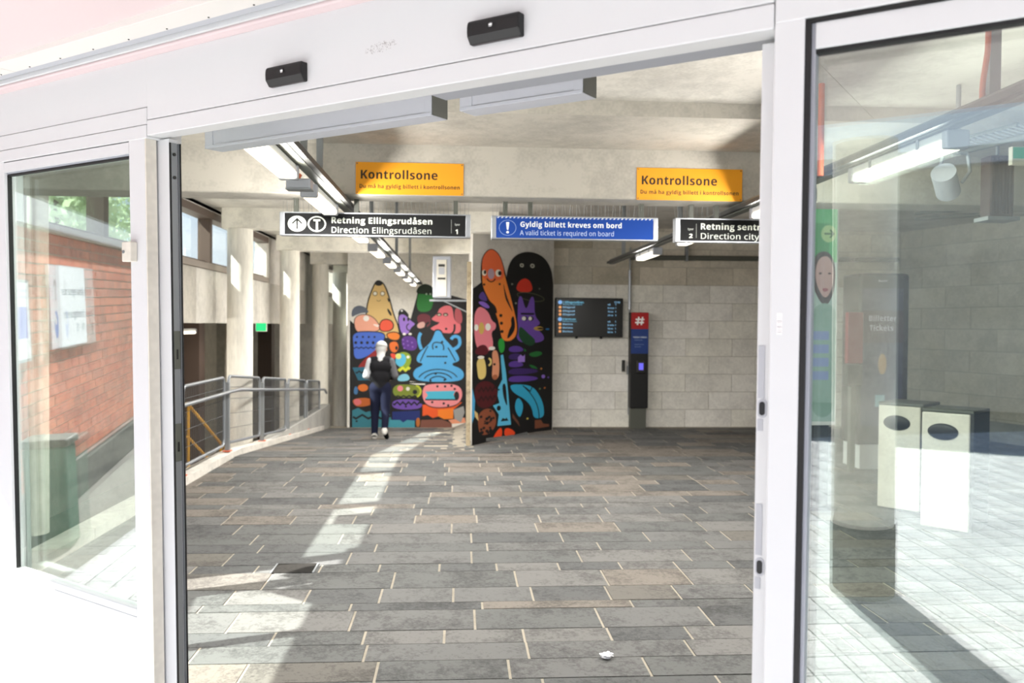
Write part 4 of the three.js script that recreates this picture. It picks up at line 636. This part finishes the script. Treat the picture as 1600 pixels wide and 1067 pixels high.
// ---------------------------------------------------------------- back wall fittings
{
  const zb = 14.68;
  let a = at(868, 465, 14.6), b = at(973, 527, 14.6), w = b.x - a.x, h = a.y - b.y;
  const s = thing('departure_screen', 'black departure screen with blue and orange lines on the white block wall', 'screen', null, V((a.x + b.x) / 2, b.y, -14.6));
  part(s, 'case', bx(-w / 2, w / 2, 0, h, -0.075, 0, 0.008), M.black);
  part(s, 'bracket', bx(-0.2, 0.2, 0.1, h - 0.1, -0.08, -0.07), M.galv);
  part(s, 'foot', [bx(-0.24, -0.2, -0.03, 0.01, -0.05, -0.02), bx(0.2, 0.24, -0.03, 0.01, -0.05, -0.02)], M.black);
  part(s, 'display', face(w - 0.04, h - 0.04, 0, h / 2, 0.0012), canvasMat(1024, 600, (c, W_, H_) => {
    c.fillStyle = '#050505'; c.fillRect(0, 0, W_, H_); const B = '#6cc6ea', S = '#8ec4ea';
    const row = (y, n, big, o) => { c.fillStyle = big ? '#7cb4f0' : '#f2a45c'; c.beginPath(); c.arc(55, y, big ? 32 : 22, 0, 7); c.fill(); c.fillStyle = big ? B : S; c.font = (big ? 'bold 42px' : 'bold 40px') + ' sans-serif'; c.fillText(n, 95, y + 14); if (o) { c.font = '30px sans-serif'; c.fillText(o, 95, y + 44); } };
    row(55, '1 Ellingsrudåsen', true, 'Retning Ellingsrudåsen'); [135, 195, 252].forEach((y) => row(y, 'Ellingsrud', false)); row(330, '2 Sentrum', true, 'Retning sentrum'); [410, 468, 528].forEach((y) => row(y, 'Mortens', false));
    c.fillStyle = S; c.font = 'bold 38px sans-serif'; c.fillText('12:38', 900, 62); [100, 156, 215, 274, 378, 434, 492, 548].forEach((y, i) => { c.fillText(['nå', '8 min', '16 m', '24 m'][i % 4], 800, y); c.fillText('1', 915, y); });
  }, 0.3, 0.9));
  a = at(985, 488, 14.5); b = at(1011, 667, 14.5); w = b.x - a.x; const x = (a.x + b.x) / 2, T = a.y;
  const v = thing('ticket_validator', 'tall dark ticket validator column with red hash emblem and blue panel', 'validator', null, V(x, 0, -14.52));
  part(v, 'foot', bx(-w / 2 + 0.015, w / 2 - 0.03, 0, 0.42, -0.1, 0.05), M.endcap);
  part(v, 'body', bx(-w / 2, w / 2, 0.36, T, -0.11, 0.07, 0.012), M.black);
  const ph = 0.72;
  part(v, 'panel_print', face(w - 0.01, ph, 0, T - ph / 2 - 0.004, 0.0715), canvasMat(200, 480, (c, W_, H_) => { c.fillStyle = '#b31217'; c.fillRect(0, 0, W_, 192); c.fillStyle = '#16387f'; c.fillRect(0, 192, W_, H_); c.strokeStyle = '#fff'; c.lineWidth = 18; c.beginPath(); for (const [p, q, r, s2] of [[88, 50, 72, 145], [132, 50, 116, 145], [52, 80, 152, 80], [46, 116, 146, 116]]) { c.moveTo(p, q); c.lineTo(r, s2); } c.stroke(); c.fillStyle = '#e6ecf6'; c.font = 'bold 24px sans-serif'; c.fillText('Valider billett', 24, 296); c.fillStyle = '#a9bce0'; c.font = '15px sans-serif'; ['Validate ticket', '', 'Hold kortet mot', 'leseren her'].forEach((t, i) => c.fillText(t, 40, 326 + i * 26)); }));
  part(v, 'reader', bx(-0.06, 0.1, 0.98, 1.2, 0.06, 0.12, 0.025), M.dark);
  part(v, 'reader_display', bx(-0.02, 0.06, 1.04, 1.16, 0.118, 0.1225), new THREE.MeshStandardMaterial({ color: 0x22204a, emissive: 0x7b74ff, emissiveIntensity: 0.9 }));
  const pi = thing('wall_conduit', 'thin grey vertical conduit between the screen and the validator', 'pipe', null, V(at(982, 600, zb).x, 0, -14.65));
  part(pi, 'tube', [bar(V(0, 0.35, 0), V(0, 3.2, 0), 0.016), tube([V(0, 0.35, 0), V(0.0, 0.25, 0.02), V(0.05, 0.18, 0.04)], 0.018, 6)], M.galv); part(pi, 'coupling', bar(V(0, 2.1, 0), V(0, 2.8, 0), 0.028), M.alu); part(pi, 'switch_box', bx(-0.13, -0.08, 1.0, 1.2, -0.01, 0.05, 0.005), M.dark); part(pi, 'clamp', bx(-0.04, 0.05, 0.95, 1.1, -0.01, 0.03), M.galv);
  const hp = thing('ceiling_pipe', 'grey pipe running high along the back wall above the validator', 'pipe', null, V(0, 3.02, -14.6));
  part(hp, 'tube', bar(V(at(985, 400, 14.6).x, 0, 0), V(7.9, 0.02, 0), 0.045, 10), M.endcap); part(hp, 'clamp', [bx(4, 4.04, -0.05, 0.5, -0.05, 0.05), bx(6, 6.04, -0.05, 0.5, -0.05, 0.05)], M.galv);
  const ca = thing('floor_hatch', 'dark square cover plate set into the grey paving', 'hatch', null, V(0, 0, 0));
  const h0 = onFloor(424, 896), h1 = onFloor(496, 881); part(ca, 'plate', bx(h0.x, h1.x, -0.01, 0.006, h1.z, h0.z), new THREE.MeshPhysicalMaterial({ color: 0x262523, roughness: 1, specularIntensity: 0.25, map: gStone }));
  part(ca, 'rim', [bx(h0.x - 0.012, h0.x, 0, 0.007, h1.z, h0.z), bx(h1.x, h1.x + 0.012, 0, 0.007, h1.z, h0.z)], M.galv);
  const lp = onFloor(948, 1029), pt = thing('paper_scrap', 'crumpled white paper scrap lying on the paving', 'litter', null, V(lp.x, 0.002, lp.z));
  { const g = new THREE.IcosahedronGeometry(0.032, 2), p = g.attributes.position, key = {}, r = rng(2); for (let i = 0; i < p.count; i++) { const k = [p.getX(i), p.getY(i), p.getZ(i)].map((t) => t.toFixed(4)).join(); const s = key[k] ??= 0.65 + r() * 0.5; p.setXYZ(i, p.getX(i) * s * 1.2, (p.getY(i) * s + 0.02) * 0.5 + 0.008, p.getZ(i) * s); } g.computeVertexNormals(); part(pt, 'paper', g, mat(0xe6e6ea, 0.8)); }
  const ex = thing('exit_sign', 'small green exit sign glowing in the stair hall', 'sign', null, at(408, 511, 15.2));
  part(ex, 'case', bx(-0.1, 0.1, -0.08, 0.08, -0.03, 0, 0.005), M.whiteOld); part(ex, 'panel', bx(-0.09, 0.09, -0.07, 0.07, -0.002, 0.004), new THREE.MeshStandardMaterial({ color: 0x0d6a3a, emissive: 0x2fd684, emissiveIntensity: 1.1 }));
}

// ---------------------------------------------------------------- right side of the hall, seen through the glazing
{
  const p0 = at(1212, 660, 8), p1 = at(1312, 280, 8), w = p1.x - p0.x, h = p1.y - p0.y;
  const ad = thing('poster_totem', 'tall green advertising display with a portrait behind the right post', 'display', null, V((p0.x + p1.x) / 2, 0, -8));
  part(ad, 'foot', [bx(-w / 2 + 0.05, w / 2 - 0.05, 0, p0.y, -0.16, -0.05), bx(-w / 2, w / 2, 0, 0.03, -0.25, 0.05)], M.dark);
  part(ad, 'case', bx(-w / 2, w / 2, p0.y - 0.03, p1.y, -0.2, -0.002, 0.008), M.white);
  part(ad, 'poster', face(w - 0.03, h - 0.02, 0, p0.y + h / 2, 0.0), canvasMat(300, 1120, (c, W_, H_) => {
    c.fillStyle = '#cfe8dc'; c.fillRect(0, 0, W_, H_); c.fillStyle = '#dfe3f4'; c.fillRect(0, 0, W_, 80); c.fillStyle = '#6e6250'; c.fillRect(0, 36, W_, 16); c.fillStyle = '#5fce7f'; c.fillRect(0, 80, W_, 300); c.fillStyle = '#3fae62'; c.fillRect(150, 200, 110, 160);
    dot(c, 255, 248, 40, '#c4e79a'); c.strokeStyle = '#3b7a3c'; c.lineWidth = 9; c.beginPath(); c.moveTo(232, 248); c.lineTo(276, 248); c.moveTo(262, 230); c.lineTo(280, 248); c.lineTo(262, 266); c.stroke();
    c.fillStyle = '#cde2d8'; c.fillRect(0, 380, W_, 760); blob(c, [[175, 500], [160, 400], [200, 330], [262, 330], [296, 400], [290, 520], [240, 600]], '#4c3a34'); blob(c, [[190, 480], [188, 400], [215, 352], [262, 352], [285, 410], [280, 500], [240, 560]], '#e6b7ae'); dot(c, 214, 432, 8, '#5a4038', 5); dot(c, 262, 432, 8, '#5a4038', 5); blob(c, [[222, 505], [240, 498], [262, 505], [240, 520]], '#b85560'); blob(c, [[150, 1100], [160, 620], [210, 570], [270, 570], [320, 640], [320, 1100]], '#a9c9b8'); c.fillStyle = '#9fb1e6'; for (let i = 0; i < 4; i++) c.fillRect(172, 700 + i * 62, 92, 40);
  }, 0.4, 0.55));
  const z2 = 10.3, q0 = at(1340, 690, z2), q1 = at(1416, 427, z2), w2 = q1.x - q0.x;
  const k = thing('ticket_machine', 'tall black ticket machine with purple screen behind the right glazing', 'machine', null, V((q0.x + q1.x) / 2, 0, -z2));
  part(k, 'body', bx(-w2 / 2, w2 / 2 + 0.06, 0.3, q1.y, -0.5, 0, 0.05), M.black); part(k, 'plinth', bx(-w2 / 2 + 0.04, w2 / 2, 0, 0.32, -0.48, -0.02), M.white);
  part(k, 'display', face(w2 - 0.06, q1.y - 0.75, 0.0, (q1.y + 0.36) / 2 + 0.0, 0.003), canvasMat(256, 800, (c, W_, H_) => { c.fillStyle = '#4a4664'; c.fillRect(0, 0, W_, H_); c.fillStyle = '#46142c'; c.fillRect(0, 130, W_, 190); c.fillStyle = '#e9dfe6'; c.font = 'bold 44px sans-serif'; c.fillText('Billetter', 40, 190); c.fillText('Tickets', 46, 246); c.fillStyle = '#2c2850'; c.fillRect(20, 330, 90, 180); dot(c, 130, 440, 26, '#e0a040', 60); c.fillStyle = '#9fd0d8'; c.fillRect(88, 620, 60, 70); }, 0.3, 0.3));
  part(k, 'header', face(w2 * 0.4, 0.05, 0, q1.y - 0.1, 0.003), canvasMat(128, 32, (c, W_, H_) => { c.fillStyle = '#101010'; c.fillRect(0, 0, W_, H_); c.fillStyle = '#b0b4ac'; c.font = 'bold 24px sans-serif'; c.fillText('Ruter', 30, 24); }));
  const rp = thing('card_reader', 'slim grey card reader post beside the ticket machine', 'validator', null, V(at(1330, 690, 10.1).x, 0, -10.1));
  part(rp, 'post', bx(-0.035, 0.035, 0, 1.1, -0.04, 0.04, 0.006), M.endcap); part(rp, 'head', bx(-0.1, 0.1, 1.08, 1.36, -0.06, 0.08, 0.02), M.dark); part(rp, 'top_panel', bx(-0.08, 0.12, 1.36, 2.0, -0.05, 0.03, 0.01), mat(0x7a1822, 0.5));
  [[1371, 1440, 634, 7.9, 'white recycling bin with dark oval slot, nearer the ticket machine'], [1440, 1524, 645, 7.1, 'white recycling bin with dark oval slot, nearer the right wall']].forEach(([xa, xb, yt, z, label]) => {
    const l = at(xa, yt, z), r = at(xb, yt, z), t = thing('recycling_bin', label, 'bin', 'recycling bins', V(l.x + 0.22, 0, -z)), ww = 0.4; t.rotation.y = -0.85;
    part(t, 'body', bx(-ww / 2, ww / 2, 0.02, l.y - 0.0, -0.45, 0, 0.015), M.whiteOld); part(t, 'side_panel', bx(ww / 2 - 0.004, ww / 2 + 0.03, 0.02, l.y + 0.004, -0.46, -0.01, 0.01), M.dark); part(t, 'lid', bx(-ww / 2, ww / 2 + 0.03, l.y, l.y + 0.03, -0.46, 0.004, 0.01), M.endcap);
    part(t, 'slot', new THREE.SphereGeometry(1, 20, 12).scale(0.12, 0.07, 0.02).translate(-0.02, l.y - 0.17, 0), M.black); part(t, 'slot_rim', new THREE.TorusGeometry(1, 0.07, 8, 28).scale(0.12, 0.07, 0.06).translate(-0.02, l.y - 0.17, 0.002), M.dark);
  });
  const pp = thing('wall_pipe', 'thin dark vertical downpipe on the right concrete wall', 'pipe', null, V(at(1567, 600, 13.0).x, 0, -13.0));
  part(pp, 'tube', bar(V(0, 0, 0), V(0, 3.0, 0), 0.03, 10), M.dark); part(pp, 'bracket', [bx(-0.05, 0.06, 1.2, 1.23, -0.05, 0.05), bx(-0.05, 0.06, 2.4, 2.43, -0.05, 0.05)], M.galv);
  const lsP = at(1478, 285, 4.9), ls = thing('horn_speaker', 'grey cylindrical loudspeaker on a bracket high behind the right glazing', 'speaker', null, lsP);
  part(ls, 'body', new THREE.CylinderGeometry(0.07, 0.07, 0.19, 24).rotateZ(0.6).rotateX(0.9), M.aluDull); part(ls, 'grille', new THREE.SphereGeometry(0.066, 20, 10, 0, 6.3, 0, 1.2).scale(1, 0.45, 1).rotateX(Math.PI).translate(0, -0.085, 0).rotateZ(0.6).rotateX(0.9), M.dark); part(ls, 'bracket', [tube([V(-0.04, 0.06, 0), V(-0.02, 0.17, 0), V(0.13, 0.18, 0), V(0.15, 0.07, 0), V(0.1, 0.0, 0)], 0.011, 8), bar(V(0.07, 0.17, 0), V(0.07, 3.28 - lsP.y, 0), 0.014)], M.galv);
  const bc = thing('cable_box', 'brown ribbed cabinet hung from the ceiling behind the right glazing', 'cabinet', null, at(1565, 338, 5.8));
  part(bc, 'case', bx(-0.09, 0.09, 0, 0.44, -0.12, 0, 0.01), mat(0x4a3a38, 0.6)); part(bc, 'ribs', Array.from({ length: 7 }, (_, i) => bx(-0.08 + i * 0.025, -0.068 + i * 0.025, 0.02, 0.42, -0.002, 0.008)), mat(0x43352f, 0.6)); part(bc, 'shelf', [bx(-0.12, 0.12, -0.03, -0.002, -0.14, 0.03), bar(V(0, 0.43, -0.06), V(0, 0.62, -0.06), 0.012)], M.galv);
  [0, 1, 2].forEach((i) => { const a = at(1432, 324 + i * 9, 9.5), b = at(1546, 314 + i * 10, 8.0), t = thing('wall_cable', ['topmost of three dark cable pipes beyond the right glazing', 'middle of three dark cable pipes beyond the right glazing', 'lowest of three dark cable pipes beyond the right glazing'][i], 'pipe', 'cable pipes on the right wall'); part(t, 'tube', bar(a, b, 0.022, 8), i ? M.endcap : M.dark); });
  const tr = thing('cable_tray', 'dark perforated cable tray under the ceiling beyond the right glazing', 'tray', null, V(0, 0, 0));
  const ta = at(1500, 238, 5.2), tb = at(1630, 206, 4.7); part(tr, 'rail', [bar(ta, tb, 0.02, 6), bar(ta.clone().add(V(0.02, 0.1, -0.25)), tb.clone().add(V(0.02, 0.1, -0.25)), 0.02, 6)], M.endcap);
  part(tr, 'rung', Array.from({ length: 14 }, (_, i) => { const p = ta.clone().lerp(tb, i / 13); return bar(p, p.clone().add(V(0.02, 0.1, -0.25)), 0.008, 5); }), M.galv);
  const xs = thing('exit_sign', 'small green exit sign high behind the right glazing', 'sign', null, at(1593, 243, 5.4)); part(xs, 'case', bx(-0.05, 0.1, -0.06, 0.06, -0.04, 0), M.whiteOld); part(xs, 'panel', bx(-0.045, 0.095, -0.02, 0.055, -0.01, 0.004), new THREE.MeshStandardMaterial({ color: 0x0d6a4a, emissive: 0x1f9a70, emissiveIntensity: 0.5 }));
}

// ---------------------------------------------------------------- the person walking down the ramp
{
  const d = 15.4, pos = at(594, 684, d), y0 = floorY(pos.x, -d);
  const J = { pelvis: [0, 0.95, 0], waist: [0, 1.1, 0.0], chest: [0, 1.34, -0.03], neck: [0, 1.53, -0.07], head: [0.01, 1.66, -0.13] };
  // bones: from, radius, to, radius, colour
  const jk = [0.012, 0.012, 0.014], sl = [0.42, 0.43, 0.46], sr = [0.1, 0.1, 0.11], tr = [0.011, 0.013, 0.03], sh = [0.01, 0.01, 0.011], ws = [0.62, 0.6, 0.57], hd = [0.43, 0.43, 0.43], sk = [0.5, 0.3, 0.22];
  const B = [
    [-0.075, 0.94, 0, 0.125, 0.075, 0.94, 0, 0.125, tr], [0, 1.0, 0, 0.14, 0, 1.1, 0, 0.14, jk], [-0.06, 1.14, 0, 0.13, 0.06, 1.14, 0, 0.13, jk], [-0.09, 1.33, -0.02, 0.13, 0.09, 1.33, -0.02, 0.13, jk], [-0.13, 1.43, -0.03, 0.085, 0.13, 1.43, -0.03, 0.085, jk], [0, 1.44, -0.03, 0.09, 0, 1.56, -0.08, 0.07, hd],
    [0, 1.66, -0.12, 0.098, 0.004, 1.7, -0.13, 0.1, hd], [0, 1.6, -0.13, 0.085, 0, 1.58, -0.16, 0.06, hd],
    [-0.19, 1.42, -0.02, 0.07, -0.26, 1.16, 0.02, 0.058, sl], [-0.26, 1.16, 0.02, 0.056, -0.16, 1.08, -0.24, 0.042, sl], [0.19, 1.42, -0.02, 0.07, 0.27, 1.16, -0.0, 0.058, sr], [0.27, 1.16, 0.0, 0.056, 0.14, 1.1, -0.26, 0.042, jk],
    [-0.085, 0.92, 0, 0.115, -0.1, 0.5, -0.04, 0.078, tr], [-0.1, 0.5, -0.04, 0.076, -0.1, 0.1, 0.02, 0.058, tr], [-0.1, 0.055, 0.04, 0.045, -0.11, 0.045, -0.15, 0.04, sh], [-0.1, 0.09, 0.03, 0.05, -0.1, 0.03, 0.04, 0.045, ws],
    [0.085, 0.92, 0, 0.115, 0.1, 0.52, 0.02, 0.08, tr], [0.1, 0.52, 0.02, 0.076, 0.1, 0.2, 0.2, 0.056, tr], [0.1, 0.17, 0.24, 0.045, 0.13, 0.045, 0.1, 0.042, sh], [0.1, 0.18, 0.24, 0.05, 0.1, 0.14, 0.27, 0.042, ws],
  ];
  // hands close on a phone before the chest: palm, four fingers and thumb each
  const hand = (sx) => { const x = sx * 0.12, y = 1.11, z = -0.3; const L = [[sx * 0.15, 1.09, -0.25, 0.035, x, y, z, 0.032, sk]]; for (let k = 0; k < 4; k++) { const yy = y - 0.02 + k * 0.019, l = [0.05, 0.06, 0.064, 0.056][k]; L.push([x - sx * 0.02, yy, z - 0.01, 0.0095, x - sx * 0.05, yy + 0.004, z - 0.03, 0.009, sk], [x - sx * 0.05, yy + 0.004, z - 0.03, 0.009, x - sx * (0.03 + l), yy + 0.008, z - 0.01, 0.008, sk]); } L.push([x, y + 0.02, z + 0.01, 0.011, x - sx * 0.03, y + 0.05, z + 0.015, 0.0095, sk]); return L; };
  const dist = (b, x, y, z) => { const dx = b[4] - b[0], dy = b[5] - b[1], dz = b[6] - b[2], l2 = dx * dx + dy * dy + dz * dz; let t = ((x - b[0]) * dx + (y - b[1]) * dy + (z - b[2]) * dz) / l2; t = t < 0 ? 0 : t > 1 ? 1 : t; const ex = x - b[0] - dx * t, ey = y - b[1] - dy * t, ez = z - b[2] - dz * t; return Math.sqrt(ex * ex + ey * ey + ez * ez) - (b[3] + (b[7] - b[3]) * t); };
  function figure(bones, cx, cy, cz, half, res, k) {
    const mc = new MarchingCubes(res, mat(0xffffff), false, false, 200000); mc.isolation = 0;
    const step = 2 * half / res;
    for (let iz = 0; iz < res; iz++) for (let iy = 0; iy < res; iy++) for (let ix = 0; ix < res; ix++) {
      const x = cx + (ix - res / 2) * step, y = cy + (iy - res / 2) * step, z = cz + (iz - res / 2) * step; let m = 9;
      if (Math.abs(x) < 0.5 && Math.abs(z) < 0.55) for (const b of bones) { const q = dist(b, x, y, z); if (m > 8) m = q; else { const h = Math.max(0, Math.min(1, 0.5 + 0.5 * (m - q) / k)); m = m * (1 - h) + q * h - k * h * (1 - h); } }
      mc.field[ix + iy * res + iz * res * res] = -m;
    }
    mc.update(); const n = mc.count, P = new Float32Array(n * 3), N = new Float32Array(n * 3), C = new Float32Array(n * 3);
    for (let i = 0; i < n; i++) { for (let a = 0; a < 3; a++) { P[3 * i + a] = mc.positionArray[3 * i + a] * half + [cx, cy, cz][a]; N[3 * i + a] = mc.normalArray[3 * i + a]; } let best = 9, col = jk; for (const b of bones) { const q = dist(b, P[3 * i], P[3 * i + 1], P[3 * i + 2]); if (q < best) { best = q; col = b[8]; } } C.set(col, 3 * i); }
    const g = new THREE.BufferGeometry(); g.setAttribute('position', new THREE.BufferAttribute(P, 3)); g.setAttribute('normal', new THREE.BufferAttribute(N, 3)); g.setAttribute('color', new THREE.BufferAttribute(C, 3)); g.setAttribute('uv', new THREE.BufferAttribute(new Float32Array(n * 2), 2)); return g;
  }
  const body = mergeGeometries([figure(B, 0, 0.92, 0, 1.0, 120, 0.025), figure(hand(1), 0.1, 1.12, -0.3, 0.14, 56, 0.006), figure(hand(-1), -0.1, 1.12, -0.3, 0.14, 56, 0.006)]);
  const t = thing('person', 'person in black vest, grey sleeves and cap walking away down the ramp', 'person', null, V(pos.x, y0, -d));
  part(t, 'body', body, new THREE.MeshPhysicalMaterial({ vertexColors: true, roughness: 0.95, specularIntensity: 0.2 }));
  part(t, 'cap', new THREE.SphereGeometry(0.112, 20, 12, 0, 6.3, 0, 1.55).scale(0.98, 1.0, 1.05).rotateX(-0.25).translate(0.004, 1.69, -0.125), mat(0xa5a5a2, 0.9));
  const fo = part(t, 'face', [new THREE.ConeGeometry(0.014, 0.04, 8).rotateX(-1.4).translate(0, 1.62, -0.23), bx(-0.025, 0.025, 1.575, 1.582, -0.222, -0.21)], mat(0xc08a70, 0.7));
  for (const s of [-1, 1]) { part(fo, 'eye', new THREE.SphereGeometry(0.011, 8, 6).translate(s * 0.035, 1.655, -0.216), M.black); part(t, 'ear', new THREE.SphereGeometry(0.024, 8, 6).scale(0.4, 1.2, 0.8).translate(s * 0.1, 1.64, -0.12), mat(0xc08a70, 0.7)); }
  const ph = thing('mobile_phone', 'dark mobile phone held by the person on the ramp', 'phone', null, V(pos.x, y0 + 1.06, -d - 0.33));
  part(ph, 'case', bx(-0.036, 0.036, 0, 0.14, -0.004, 0.004, 0.003), M.black); part(ph, 'camera_lens', bx(-0.026, -0.006, 0.11, 0.13, -0.006, -0.004), M.dark);
}
renderer.render(scene, camera);
